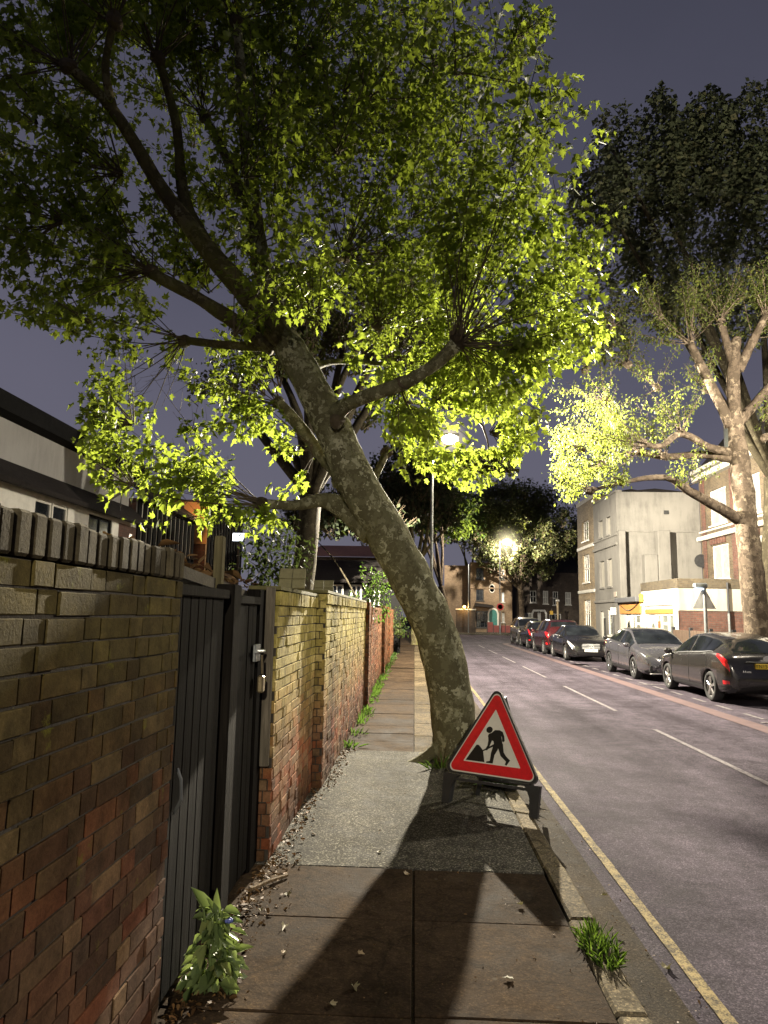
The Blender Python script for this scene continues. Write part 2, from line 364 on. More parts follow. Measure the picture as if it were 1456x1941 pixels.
def m_worn(name,c,under,wear=.5,scale=14):
    """worn road paint"""
    m,nt,b=newmat(name); p=wpos(nt)
    f=ramp(nt,[(wear-.06,(0,0,0)),(wear+.06,(1,1,1))]); L(nt,math_(nt,'ADD',math_(nt,'MULTIPLY',noise(nt,scale,8,.8,p),.6),math_(nt,'MULTIPLY',noise(nt,110,3,.7,p),.4)),f.inputs[0])
    k=mix(nt,noise(nt,2.5,5,.6,p),c,[x*.5 for x in c])
    L(nt,mix(nt,f.outputs[0],under,k),b.inputs['Base Color']); b.inputs['Roughness'].default_value=.9; b.inputs['Specular IOR Level'].default_value=.12
    bump(nt,b,noise(nt,80,3,.6,p),.4,.006); return m
L1,L2,L3,L4=88000,15000,9000,7600; WORLD=1.0; CARS=True; SGN=-1.0
# ------------------------------------------------------------------ shared materials
RZ=-.12                                                        # road surface
M_road=m_asphalt('road_asphalt',(.078,.066,.082),(.22,.19,.22),.6,.5)
M_tar=m_asphalt('path_asphalt',(.078,.073,.061),(.34,.32,.26),.8,.5,50,120)
M_slab=m_slab('paving_slab',(.052,.036,.0235))
M_slab2=m_slab('aggregate_slab',(.11,.088,.058),.7)
M_kerb=m_slab('kerb_granite',(.20,.17,.12),.6)
M_gut=m_asphalt('gutter',(.058,.046,.034),(.17,.14,.10),.5,.55)
M_earth=m_asphalt('earth',(.035,.027,.018),(.10,.08,.05),.5,.4)
M_metal=m_plain('galvanised',(.24,.25,.25),.45,.7,.25,8,.1)
M_metaldk=m_plain('dark_metal',(.05,.05,.052),.5,.6,.3,8,.1)
M_black=m_plain('black_plastic',(.022,.022,.022),.5,0,.35,9,.1)
M_white=m_plain('white_paint',(.62,.60,.55),.55,0,.12,5,.05,grime=.35)
M_glass=m_glass('window_glass')
M_tile=m_plain('roof_tile',(.022,.019,.018),.9,0,.5,9,.5,spec=.1)
M_lead=m_plain('lead_grey',(.09,.09,.095),.7,0,.3,4,.1)

# ------------------------------------------------------------------ ground, road, pavement
g=MB(); g.quad((-400,-300,-.30),(400,-300,-.30),(400,500,-.30),(-400,500,-.30)); struct(g,'ground',M_earth)
def sheet(name,mat,pts,z,cell=None):
    mb=MB(); mb.add([(x,y,z) for x,y in pts],[tuple(range(len(pts)))]); return struct(mb,name,mat)
# the road: straight, then bending to the right in front of the brick block
def arc(cx,cy,r,a0,a1,n=10): return [(cx+r*math.cos(math.radians(a0+(a1-a0)*i/n)),cy+r*math.sin(math.radians(a0+(a1-a0)*i/n))) for i in range(n+1)]
road=[(.97,-40),(8.6,-40),(8.6,47)]+arc(11.6,47,3,180,90)[1:]+[(90,50),(90,66.5),(14,66.5)]+[(-14,66.5),(-14,58),(-2.0,58)]+arc(-2.0,55,3,90,0)[1:]+[(.97,50)]
sheet('road',M_road,road,RZ)
sheet('gutter_strip',M_gut,[(.95,-40),(1.27,-40),(1.27,50),(.95,50)],RZ+.004)
M_yel=m_worn('yellow_paint',(.40,.31,.145),(.06,.05,.038),.50)
M_wht=m_worn('white_road_paint',(.36,.33,.33),(.085,.072,.087),.50)
M_pink=m_worn('buff_strip',(.185,.125,.125),(.088,.074,.085),.44,20)
mb=MB()
for i in range(120):
    y0=-4+i*.45; mb.add([(1.382+random.uniform(-.004,.004),y0,RZ+.008),(1.448+random.uniform(-.004,.004),y0,RZ+.008),(1.448,y0+.45,RZ+.008),(1.382,y0+.45,RZ+.008)],[(0,1,2,3)])
struct(mb,'yellow_line',M_yel)
mb=MB()
for y0,y1 in ((-4.3,-.3),(2.0,6.0),(8.0,12.0),(14.2,19.0),(21.5,26),(28,32),(34,38),(40,44)):
    mb.quad((3.84,y0,RZ+.008),(3.92,y0,RZ+.008),(3.92,y1,RZ+.008),(3.84,y1,RZ+.008))
struct(mb,'centre_line',M_wht)
mb=MB()
pa=[(5.6,-40),(5.6,46)]+arc(9.6,46,4.0,180,90)[1:]+[(40,50.0)]
pb=[(5.95,-40),(5.95,46)]+arc(9.6,46,3.65,180,90)[1:]+[(40,49.65)]
for i in range(len(pa)-1): mb.add([(*pa[i],RZ+.007),(*pb[i],RZ+.007),(*pb[i+1],RZ+.007),(*pa[i+1],RZ+.007)],[(0,1,2,3)])
struct(mb,'buff_edge_strip',M_pink)
mb=MB()
y=-6
while y<44:
    mb.quad((6.27,y,RZ+.008),(6.36,y,RZ+.008),(6.36,y+.75,RZ+.008),(6.27,y+.75,RZ+.008)); y+=1.3
for yy in (13.0,19.9,26.6,34): mb.quad((6.05,yy,RZ+.012),(6.75,yy,RZ+.012),(6.75,yy+.1,RZ+.012),(6.05,yy+.1,RZ+.012))
mb.lathe([(.26,RZ+.012),(.34,RZ+.012)],16,Matrix.Translation((6.25,27.6,0)))
struct(mb,'parking_bay_marking',M_wht)
# near pavement: separate slabs with open joints, an asphalt repair, granite kerb
mb=MB(); mb.box(-1.6,.86,-12,60,-.28,-.012); struct(mb,'pavement_bed',M_earth)
mb=MB(); mb2=MB()
def slabs(mb,x0,x1,ya,yb,L_):
    y=ya
    while y<yb-.05:
        l=min(L_+random.uniform(-.03,.03),yb-y)
        if yb-(y+l)<.2: l=yb-y
        t=random.uniform(-.0035,.0035); g_=.006
        mb.cbox(x0+g_,x1-g_,y+g_,y+l-g_,-.06,t,.004); y+=l
slabs(mb,-1.25,.01,-6,4.94,.92); slabs(mb,.01,.86,-6,4.94,.92)
slabs(mb,-1.25,.01,8.95,58,.66)
slabs(mb2,.01,.86,8.95,58,1.15)
struct(mb,'pavement',M_slab); struct(mb2,'pavement_margin',M_slab2)
mb=MB(); mb.box(-1.2,.86,4.945,8.945,-.06,.003); struct(mb,'asphalt_patch',M_tar)
mb=MB(); y=-6
while y<50:
    l=random.uniform(.75,.95); j=random.uniform(-.012,.012)
    mb.cbox(.868+j,1.01+j,y+.004,y+l-.004,-.25,random.uniform(-.004,.006),.014); y+=l
struct(mb,'kerb',M_kerb)
# far pavement (right side of the street) and the kerb around the bend
mb=MB(); pts=[(8.6,-40),(14,-40),(14,20),(40,53),(11.6,50)]
fp=[(8.62,-40),(60,-40),(60,49.98),(11.6,49.98)]+arc(11.62,47,2.98,90,180)[1:]
mb.add([(x,y,0) for x,y in fp],[tuple(range(len(fp)))]); struct(mb,'far_pavement',M_tar)
mb=MB(); kp=[(8.6,-40),(8.6,47)]+arc(11.6,47,3,180,90)[1:]+[(60,50)]
for i in range(len(kp)-1):
    a,b_=Vector((*kp[i],0)),Vector((*kp[i+1],0)); n=(b_-a).normalized().cross(Vector((0,0,1)))
    mb.add([a+Vector((0,0,-.25)),b_+Vector((0,0,-.25)),b_+Vector((0,0,.006)),a+Vector((0,0,.006)),a+n*.14+Vector((0,0,.006)),b_+n*.14+Vector((0,0,.006))],[(0,1,2,3),(3,2,5,4)])
struct(mb,'far_kerb',M_kerb)
mb=MB(); mb.box(-14,90,66.5,95,-.25,0.0); struct(mb,'opposite_pavement',M_tar)
mb=MB(); mb.box(-60,-1.25,-20,57,-.28,-.02); struct(mb,'back_garden',M_earth)

# ------------------------------------------------------------------ brick walls laid brick by brick
def lay(mb,O,u,n,Lh,H,z0=0,course=.075,depth=.10,coping=False,cz=.105,jit=.004,start=0):
    """bricks on the vertical plane through O along u, outward normal n"""
    O=Vector(O);u=Vector(u).normalized();n=Vector(n).normalized();Z=Vector((0,0,1))
    def brick(a,b_,z,h,jo):
        m=.004; c=.002
        a+=m;b_-=m; zz0=z+m; zz1=z+h-m
        if b_-a<.02: return
        r=lambda:random.uniform(-.002,.002)
        fr=[(a+c+r(),zz0+c+r()),(b_-c+r(),zz0+c+r()),(b_-c+r(),zz1-c+r()),(a+c+r(),zz1-c+r())]
        ou=[(a,zz0),(b_,zz0),(b_,zz1),(a,zz1)]
        vs=[O+u*p+Z*q+n*jo for p,q in fr]+[O+u*p+Z*q+n*(jo-c) for p,q in ou]+[O+u*p+Z*q-n*.03 for p,q in ou]
        fs=[(0,1,2,3)]
        for i in range(4):
            j=(i+1)%4; fs+=[(i,4+i,4+j,j),(4+i,8+i,8+j,4+j)]
        if u.cross(Z).dot(n)<0: fs=[f[::-1] for f in fs]
        mb.add(vs,fs,0)
    nc=int(round((H-(cz if coping else 0))/course)); course=(H-(cz if coping else 0))/nc
    for k in range(nc):
        z=z0+k*course; p=start-(.05 if k%2 else .2); hd=bool(k%2)
        while p<Lh:
            l=.1125 if hd else .225; l+=random.uniform(-.004,.004)
            a,b_=max(p,0),min(p+l,Lh)
            if b_-a>.025: brick(a,b_,z+random.uniform(-.002,.002),course,random.uniform(-jit,jit))
            p+=l; hd=not hd
    if coping:
        p=0;z=z0+nc*course
        while p<Lh-.02:
            l=.075+random.uniform(-.004,.004); brick(p,min(p+l,Lh),z,cz+random.uniform(-.004,.004),.012+random.uniform(-jit,jit)*1.5); p+=l
stock=[(0,(.21,.155,.065)),(.4,(.27,.20,.09)),(.7,(.17,.125,.05)),(1,(.33,.255,.125))]
red=[(0,(.13,.062,.036)),(.35,(.24,.125,.065)),(.6,(.29,.095,.045)),(.8,(.20,.125,.07)),(1,(.33,.18,.10))]
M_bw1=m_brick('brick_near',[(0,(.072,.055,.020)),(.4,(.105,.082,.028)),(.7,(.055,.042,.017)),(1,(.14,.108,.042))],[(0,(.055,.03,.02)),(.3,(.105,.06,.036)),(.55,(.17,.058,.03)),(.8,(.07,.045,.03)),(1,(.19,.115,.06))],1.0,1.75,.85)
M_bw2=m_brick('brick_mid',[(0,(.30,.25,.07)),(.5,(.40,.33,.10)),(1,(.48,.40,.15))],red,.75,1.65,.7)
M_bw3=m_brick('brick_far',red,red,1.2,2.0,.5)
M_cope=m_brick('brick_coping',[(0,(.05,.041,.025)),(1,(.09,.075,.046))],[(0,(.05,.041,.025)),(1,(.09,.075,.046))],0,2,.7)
M_mort=m_plain('mortar',(.045,.036,.026),.95,0,.5,12,.5)
X1=-.985
w=thing('brick_wall','dark near brick wall with upright brick coping beside the gate','wall',(X1-.12,1.2,0))
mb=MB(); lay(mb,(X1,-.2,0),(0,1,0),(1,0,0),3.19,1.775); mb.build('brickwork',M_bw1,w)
mb=MB(); mb.box(X1-.22,X1-.008,-.2,2.985,-.1,1.772); mb.build('mortar_core',M_mort,w)
mb=MB(); lay(mb,(X1,-.2,1.775),(0,1,0),(1,0,0),3.19,.115,coping=True,cz=.115,course=.001) if False else None
p=-.2
while p<2.97:
    l=.076+random.uniform(-.003,.003); mb.cbox(X1-.225,X1+.008+random.uniform(-.006,.006),p+.006,min(p+l-.006,2.99),1.778,1.893+random.uniform(-.006,.006),.008); p+=l
mb.build('coping',M_cope,w)
# end pier face of that wall, seen at the gate (faces up the street) – bricks too
X2=-.955; XB=-.865
w=thing('brick_wall','mossy yellow-topped brick wall just past the gate post','wall',(X2-.12,6,0))
mb=MB()
lay(mb,(X2,4.98,0),(0,1,0),(1,0,0),2.0,1.80,coping=True)
lay(mb,(X2,4.98,0),(-1,0,0),(0,-1,0),.2,1.80)
lay(mb,(XB,7.0,0),(0,1,0),(1,0,0),5.7,1.84,coping=True)
lay(mb,(XB,7.0,0),(-1,0,0),(0,-1,0),.10,1.84)
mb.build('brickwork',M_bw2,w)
mb=MB(); mb.box(X2-.21,X2-.008,4.995,7.0,-.1,1.795); mb.box(X2-.21,XB-.008,7.012,12.7,-.1,1.835); mb.build('mortar_core',M_mort,w)
mb=MB(); mb.box(X2-.22,X2+.012,5.0,6.98,1.806,1.832); mb.box(X2-.22,XB+.012,7.0,12.7,1.846,1.872)
mb.build('coping',m_plain('mossy_cement',(.15,.135,.05),.95,0,.5,9,.6,grime=.7),w)
w=thing('brick_wall','plain red brick wall with square pier beyond the mossy wall','wall',(-1,16,0))
mb=MB()
for (a,b_,x,h) in ((12.75,13.15,-.80,1.86),(13.15,19.6,-.885,1.80)):
    lay(mb,(x,a,0),(0,1,0),(1,0,0),b_-a,h); lay(mb,(x,a,0),(-1,0,0),(0,-1,0),.2,h)
mb.build('brickwork',M_bw3,w)
mb=MB(); mb.box(-1.1,-.812,12.762,13.14,-.1,1.855); mb.box(-1.1,-.897,13.14,19.6,-.1,1.795); mb.build('mortar_core',M_mort,w)
w=thing('brick_wall','farthest stretch of red brick wall with paired piers, down the pavement','wall',(-1,24,0))
mb=MB();mc=MB()
for (a,b_,x,h) in ((19.65,20.1,-.80,1.88),(20.1,24,-.885,1.84),(24,24.45,-.80,1.88),(24.45,31,-.885,1.84)):
    lay(mb,(x,a,0),(0,1,0),(1,0,0),b_-a,h); lay(mb,(x,a,0),(-1,0,0),(0,-1,0),.2,h); mc.box(-1.1,x-.012,a+.012,b_,-.1,h-.005)
mb.build('brickwork',M_bw3,w); mc.build('mortar_core',M_mort,w)
# loose coping tiles standing along the mossy wall
M_tilem=m_plain('mossy_tile',(.22,.20,.10),.9,0,.35,9,.4,grime=.5)
tl=[('broad double coping tile propped on the wall nearest the gate post',5.55,.62,2),('lone pair of coping tiles leaning further along the mossy wall',7.5,.50,2)]
for lab,y0,ln,rows in tl:
    t=thing('coping_tile',lab,'tile',(X2-.08,y0,1.83))
    for r_ in range(rows):
        mb=MB()
        for q in range(2):
            Mx=Matrix.Translation((X2-.06+.105*q,y0+.02*r_,1.865+.075*r_))@Matrix.Rotation(-.42,4,'X')@Matrix.Rotation(random.uniform(-.06,.06),4,'Y')
            mb.cbox(-.05,.05,-.012,.014,-.035,.055,.004,M=Mx)
        mb.build('tile_row',M_tilem,t)

# ------------------------------------------------------------------ the double gate
M_gate=m_wood('gate_wood',(.0065,.0055,.0045)); M_post=m_wood('post_wood',(.012,.010,.008)); M_jamb=m_wood('jamb_wood',(.14,.12,.09))
gx=-1.035
def gate(label,ya,yb,n,top,xo):
    t=thing('wooden_gate',label,'gate',(gx+xo,ya,0))
    mb=MB(); wd=(yb-ya)/n
    for i in range(n):
        mb.cbox(gx+xo-.025,gx+xo+random.uniform(-.004,.004),ya+i*wd+.003,ya+(i+1)*wd-.003,.03+random.uniform(0,.02),top+random.uniform(-.008,.008),.004)
    mb.build('board_panel',M_gate,t)
    mb=MB(); mb.cbox(gx+xo-.03,gx+xo+.028,ya,yb,top-.005,top+.045,.005); mb.build('top_rail',M_post,t)
    return t
g1=gate('wider black boarded gate leaf against the near brick wall',3.03,3.86,7,1.72,0)
g2=gate('narrower black gate leaf with a padlock by the pale jamb',4.12,4.72,5,1.70,-.01)
mb=MB(); mb.tube([(gx+.03,3.12,.98),(gx+.055,3.10,.94),(gx+.06,3.10,.86),(gx+.03,3.11,.80)],.007,6); mb.build('pull_handle',M_metal,g1)
lk=MB(); lk.cbox(gx+.0,gx+.02,4.60,4.74,1.33,1.44,.004); lk.tube([(gx+.03,4.56,1.40),(gx+.03,4.80,1.39)],.012,8); lk.build('bolt',M_metal,g2)
lk=MB(); lk.tube([(gx+.04,4.70,1.37),(gx+.045,4.70,1.25)],.008,6); lk.cbox(gx+.02,gx+.06,4.67,4.74,1.13,1.24,.01); lk.build('padlock',m_plain('brass',(.30,.24,.14),.4,.6,.3),g2)
t=thing('gate_post','tall dark timber post between the two gate leaves','post',(gx,4.0,0))
mb=MB(); mb.cbox(gx-.07,gx+.035,3.93,4.10,0,1.80,.008); mb.build('post',M_post,t)
mb=MB(); mb.cbox(gx-.12,gx-.07,4.02,4.09,1.2,2.08,.006); mb.build('upright_batten',m_wood('batten',(.11,.095,.05)),t)
t=thing('gate_jamb','dark timber jamb with a pale edge between gate and mossy wall','post',(gx,4.9,0))
mb=MB(); mb.cbox(gx-.09,gx+.0,4.76,4.972,0,1.80,.006); mb.build('jamb',M_gate,t)
mb=MB(); mb.cbox(gx+.002,gx+.062,4.925,4.97,.62,1.82,.004); mb.build('edge_strip',M_jamb,t)
mb=MB(); mb.box(gx-1.0,gx-.06,2.95,5.0,0,1.6); 
t=thing('shed','low garden shed with a sagging felt roof under dead leaves behind the gate','shed',(-1.9,4,0))
mb.build('wall',M_gate,t)
mb=MB(); mb.add([(gx-.10,2.9,1.90),(gx-.10,5.3,1.76),(-3.2,5.6,2.25),(-3.2,2.9,2.42),(gx-.10,2.9,1.84),(gx-.10,5.3,1.70),(-3.2,5.6,2.19),(-3.2,2.9,2.36)],[(0,1,2,3),(7,6,5,4),(0,4,5,1),(1,5,6,2),(2,6,7,3),(3,7,4,0)])
mb.build('roof',m_plain('felt',(.10,.085,.06),.95,0,.5,8,.6,grime=.6),t)

# ------------------------------------------------------------------ roadworks sign (A-frame)
def AF(p):   # zoomed tracing of the sign face -> face plane (metres, origin centre of the lower edge)
    A=np.array([[275,850,1],[1125,985,1],[748,95,1]],float); B=np.array([[-.385,0],[.385,0],[0,.69]])
    S=np.linalg.solve(A,B); q=np.array([p[0],p[1],1])@S; return (q[0],q[1])
a_=Vector((.345,6.60,0)); b_=Vector((.945,6.25,0)); ux=(b_-a_).normalized(); nx=ux.cross(Vector((0,0,1))) # face looks toward the camera
ctr=(a_+b_)/2
tilt=math.radians(13)
up=(Vector((0,0,1))*math.cos(tilt)-nx*math.sin(tilt)).normalized(); fn=ux.cross(up)
def face_M(z,off=0): 
    o=ctr+up*z+fn*off
    return Matrix(((ux.x,up.x,fn.x,o.x),(ux.y,up.y,fn.y,o.y),(ux.z,up.z,fn.z,o.z),(0,0,0,1)))
sg=thing('road_sign','red and white triangular roadworks warning sign on a black A-frame by the leaning tree','sign',tuple(ctr))
def rtri(k,r,n=6,yo=0):     # rounded triangle, half side k
    C=[(-k,0),(k,0),(0,k*1.732)]; cen=(0,k*.577); out=[]
    for i,c in enumerate(C):
        d=Vector((cen[0]-c[0],cen[1]-c[1])).normalized(); o=Vector(c)+d*(2*r); a0=math.atan2(-d.y,-d.x)
        for q in range(n+1):
            a=a0-PI/3+2*PI/3*q/n; out.append((o.x+r*math.cos(a),o.y+r*math.sin(a)+yo))
    return out
base=.30
M_sr=m_plain('sign_red',(.62,.014,.02),.35,0,.25,16,.05,grime=.15); M_sw=m_plain('sign_white',(.68,.66,.58),.4,0,.12,7,.04,grime=.12)
M_sk=m_plain('sign_black',(.006,.006,.006),.45,0,.4,30,.05)
mb=MB(); mb.prism(rtri(.458,.05,8,-.041),-.03,0,face_M(base)); mb.ringprism(rtri(.458,.05,8,-.041),rtri(.432,.045,8,-.024),0,.014,face_M(base)); mb.build('frame',M_black,sg)
mb=MB(); mb.prism(rtri(.432,.045,8,-.024),0,.004,face_M(base)); mb.build('white_sheet',M_sw,sg)
mb=MB(); mb.ringprism(rtri(.415,.040,8,-.013),rtri(.272,.004,8,.072),.004,.007,face_M(base)); mb.build('red_border',M_sr,sg)
body=[(690,512),(735,488),(785,492),(818,520),(832,570),(836,600),(822,612),(810,600),(806,560),(780,528),(770,530),(800,600),(818,640),(832,720),(896,800),(862,845),(846,838),(858,812),(800,745),(772,668),(748,700),(732,740),(716,820),(655,812),(655,802),(688,795),(700,700),(722,640),(690,665),(664,690),(640,680),(660,650),(690,590),(664,560),(668,530)]
# the figure, its head, the heap and the spade
hd=[(676+33*math.cos(2*PI*i/20),480+33*math.sin(2*PI*i/20)) for i in range(20)]
torso=[(672,520),(700,512),(735,486),(782,490),(800,520),(802,560),(812,615),(822,650),(770,668),(735,665),(722,600),(700,585),(668,570),(662,545)]
arm_l=[(664,530),(700,525),(705,590),(675,660),(655,690),(638,676),(660,640),(668,590)]
arm_r=[(780,489),(815,508),(832,555),(838,600),(826,612),(812,604),(812,570),(795,530),(775,520)]
leg_f=[(725,630),(785,640),(765,690),(735,740),(718,822),(652,812),(652,800),(690,795),(700,715)]
leg_b=[(760,640),(820,630),(830,715),(855,755),(897,798),(862,846),(845,838),(858,808),(800,750),(780,690)]
spade=[(610,684),(614,696),(650,682),(735,646),(728,628),(645,668)]
heap=[(432,775),(530,645),(545,625),(568,630),(600,668),(614,690),(632,806)]
def clip_ccw(poly):
    a=sum(poly[i][0]*poly[(i+1)%len(poly)][1]-poly[(i+1)%len(poly)][0]*poly[i][1] for i in range(len(poly)))
    return poly if a>0 else poly[::-1]
mb=MB()
for i,pl in enumerate((torso,hd,arm_l,arm_r,leg_f,leg_b,spade,heap)):
    mb.prism(clip_ccw([AF(p) for p in pl]),.0042,.0072+.0003*i,face_M(base))
mb.build('digging_man_symbol',M_sk,sg)
def slope_leg(s,side,front):
    e=1 if s>0 else -1
    return [(s*.455,base-.045),(s*.30,base-.05),(s*.335,base-.085),(s*.365,base-.15),(s*.375,0.0),(s*.445,0.0)]
for s in (-1,1):
    mb=MB(); mb.prism(clip_ccw(slope_leg(s,0,1)),-.035,.006,face_M(0)); mb.prism(clip_ccw([(s*.40,0.02),(s*.372,.02),(s*.36,.2),(s*.385,.2)]),-.06,-.035,face_M(0)); mb.build('leg',M_black,sg)
mb=MB(); mb.prism([(-.37,base-.10),(-.345,base-.075),(.345,base-.075),(.37,base-.10)],-.028,-.004,face_M(0)); mb.build('brace',M_metaldk,sg)
# rear A-frame, opened out behind
apex=ctr+up*(base+.66)-fn*.05; back=Vector((-nx.x,-nx.y,0))
for s in (-1,1):
    foot=ctr+ux*(s*.30)+back*.42; mid=apex.lerp(foot,.5)
    mb=MB(); mb.tube([apex+ux*(s*.05),mid,foot],[.022,.026,.028],4); mb.build('rear_leg',M_black,sg)
mb=MB(); 
for q in (.22,.5,.62,.74,.86): 
    l_=ctr+back*.60*(1-q*.0)+Vector((0,0,0)); a1=apex.lerp(ctr+ux*-.30+back*.42,1-q*.8); a2=apex.lerp(ctr+ux*.30+back*.42,1-q*.8); mb.tube([a1,a2],.012,5)
mb.build('rear_rung',M_black,sg)
HX_=853
# ------------------------------------------------------------------ leaves
PLANE=[(0,0),(.20,-.03),(.50,.10),(.30,.27),(.56,.62),(.24,.58),(0,1.0)]
OVAL=[(0,0),(.24,.25),(.28,.55),(.14,.85),(0,1.0)]
DIAM=[(0,0),(.46,.45),(0,1.0)]
def leaf_mesh(name,mat,pos,dr,nr,size,shape=PLANE,fold=.3,curl=.25,parent=None,rnd=None):
    pos=np.asarray(pos,float);dr=np.asarray(dr,float);nr=np.asarray(nr,float);size=np.asarray(size,float)
    N=len(pos)
    dr/= np.linalg.norm(dr,axis=1)[:,None]+1e-9
    nr=nr-dr*np.sum(nr*dr,axis=1)[:,None]; nr/=np.linalg.norm(nr,axis=1)[:,None]+1e-9
    sd=np.cross(dr,nr)
    k=len(shape); mid=k-2
    pts=list(shape)+[(-x,y) for x,y in shape[1:-1]]
    fr=list(range(k)); fl=[0]+list(range(k,k+mid))+[k-1]; fl=fl[::-1]
    nv=len(pts); V=np.zeros((N,nv,3))
    wx=rng.uniform(.62,1.12,N)
    fo=fold+rng.normal(0,.28,N); cu=curl+rng.normal(0,.22,N)
    for i,(x,y) in enumerate(pts):
        jx=rng.normal(0,.035,N) if 0<i<k-1 or i>=k else 0*wx
        V[:,i]=pos+size[:,None]*(sd*(x*wx+jx)[:,None]+dr*(y+jx*(1 if i%2 else -1))[:,None]+nr*(abs(x)*fo-cu*y*y)[:,None])
    if parent is not None:
        inv=np.array(wmat(parent).inverted()); V=V@inv[:3,:3].T+inv[:3,3]
    V=V.reshape(-1,3)
    me=bpy.data.meshes.new(name)
    faces=np.concatenate([np.array(fr)[None]+nv*np.arange(N)[:,None],np.array(fl)[None]+nv*np.arange(N)[:,None]],axis=1).reshape(-1)
    me.vertices.add(N*nv); me.vertices.foreach_set('co',V.ravel())
    me.loops.add(len(faces)); me.loops.foreach_set('vertex_index',faces.astype(np.int32))
    me.polygons.add(2*N); me.polygons.foreach_set('loop_start',(np.arange(2*N)*k).astype(np.int32))
    try: me.polygons.foreach_set('loop_total',np.full(2*N,k,np.int32))
    except Exception: pass
    me.materials.append(mat)
    r=rng.random(N) if rnd is None else rnd
    at=me.attributes.new('rnd','FLOAT','FACE'); at.data.foreach_set('value',np.repeat(r,2).astype(np.float32))
    me.update(calc_edges=True); me.validate()
    o=bpy.data.objects.new(name,me); col.objects.link(o)
    if parent is not None: o.parent=parent
    return o
def okpoly(poly):
    def f(p):
        x,y=proj(p); return bool(inpoly(np.array([x]),np.array([y]),poly)[0])
    return f
class Sprays:
    """straight shoots off pollard knuckles, with leaves set along them"""
    def __init__(s,ok=None): s.mb=MB(); s.p=[];s.d=[];s.n=[];s.s=[]; s.ok=ok
    def shoot(s,k,d,ln,ls,sp=.085,r0=.009,start=.2,twigs=2,n=4,rise=.25,leafp=1.0,draw=True,m=6):
        k=Vector(k);d=Vector(d).normalized()
        side=d.orthogonal().normalized(); side=Matrix.Rotation(random.uniform(0,6.28),3,d)@side
        pts=[]
        for i in range(m+1):
            t=i/m; pts.append(k+d*ln*t+Vector((0,0,1))*rise*ln*t*t*.5+side*math.sin(t*3+1)*.03*ln)
        if draw:
            q_=m+1
            if s.ok is not None:
                for i in range(m+1):
                    if not s.ok(pts[i]): q_=i; break
            if q_>=2: s.mb.tube(pts[:q_],[r0*(1-.8*i/m) for i in range(q_)],n,cap=False)
        def at(t):
            f=t*m;i=min(int(f),m-1); return pts[i].lerp(pts[i+1],f-i)
        L_=ln*(1-start); cnt=int(L_/sp); ang=random.uniform(0,6.28)
        for i in range(cnt):
            if random.random()>leafp: continue
            t=start+(1-start)*(i+random.random()*.8)/max(cnt,1); ang+=2.4+random.uniform(-.4,.4)
            b=at(min(t,.999)); ax=Matrix.Rotation(ang,3,d)@side
            o=(ax*.9+d*.5).normalized()
            b=b+o*ls*random.uniform(.25,.5)
            dd=(o*.7+Vector((random.gauss(0,.25),random.gauss(0,.25),-.45+random.gauss(0,.3))))
            nn=Vector((random.gauss(0,.45),random.gauss(0,.45)-.15,1))+o*.25
            s.p.append(b);s.d.append(dd);s.n.append(nn);s.s.append(ls*random.uniform(.55,1.2)*(1 if t<.9 else .6))
        for q in range(twigs):
            t=random.uniform(.3,.85); a=random.uniform(0,6.28); ax=Matrix.Rotation(a,3,d)@side
            s.shoot(at(t),(d*.6+ax*.8+Vector((0,0,.1))),ln*random.uniform(.15,.32),ls,sp,r0*.45,.12,0,3,rise,leafp,draw,max(3,m//2))
    def knuckle(s,k,n,bias,spread,l0,l1,ls,r=.08,blob=True,**kw):
        k=Vector(k);bias=Vector(bias)
        if blob and r: s.mb.blob(k,r,.6,9)
        for i in range(n):
            v=Vector((random.gauss(0,1),random.gauss(0,1),random.gauss(0,1))).normalized()
            d=(bias.normalized()+v*spread)
            s.shoot(k+d.normalized()*r*.6,d,random.uniform(l0,l1),ls,**kw)
    def leaves(s,name,mat,parent,shape,keep=None,drop=0,**kw):
        p=np.array([tuple(x) for x in s.p]);d=np.array([tuple(x) for x in s.d]);n=np.array([tuple(x) for x in s.n]);z=np.array(s.s)
        m=np.ones(len(p),bool)
        if keep is not None: m&=keep(p)
        if drop: m&=rng.random(len(p))>drop
        return leaf_mesh(name,mat,p[m],d[m],n[m],z[m],shape,parent=parent,**kw)

# ------------------------------------------------------------------ the leaning plane tree
M_bark=m_bark('plane_bark',5.6,[(0,(.125,.115,.062)),(.34,(.17,.16,.088)),(.60,(.225,.215,.125)),(.80,(.35,.34,.215)),(.92,(.47,.455,.30))]); M_barkd=m_bark('plane_bark_dark',5.0,[(0,(.08,.066,.035)),(.5,(.12,.10,.052)),(.8,(.18,.16,.085)),(.93,(.26,.24,.14))],.3)
M_twig=m_plain('twig',(.075,.055,.03),.85,0,.3,20,.3)
M_lf=m_leaf('plane_leaf',(.05,.072,.02),(.125,.155,.04),(.41,.52,.055),.56)
tree=thing('leaning_plane_tree','large mottled plane tree leaning left over the pavement behind the roadworks sign','tree',tuple(P(868,1440,8.55).xy)+(0,))
def pxl(lst): return [P(x,y,z) for x,y,z,r in lst],[r for *_,r in lst]
ZK=1.045
def limb(mb,lst,n=12,sub=5,jit=.07):
    lst=[(x,y,z*ZK,r*1.03) for x,y,z,r in lst]
    p,r=pxl(lst); p,r=spline(p,r,sub); mb.tube(p,r,n,jit=jit*1.5,jf=4)
mb=MB()
limb(mb,[(870,1462,8.2,.32),(866,1430,8.2,.275),(862,1380,8.2,.25),(850,1300,8.15,.25),(827,1200,8.1,.24),(780,1100,8.0,.24),(726,1000,7.9,.238),(672,905,7.8,.222),(625,800,7.75,.203),(576,705,7.7,.185),(540,645,7.7,.17),(528,615,7.7,.12)],28,8,.05)
tb=P(868,1440,8.57)
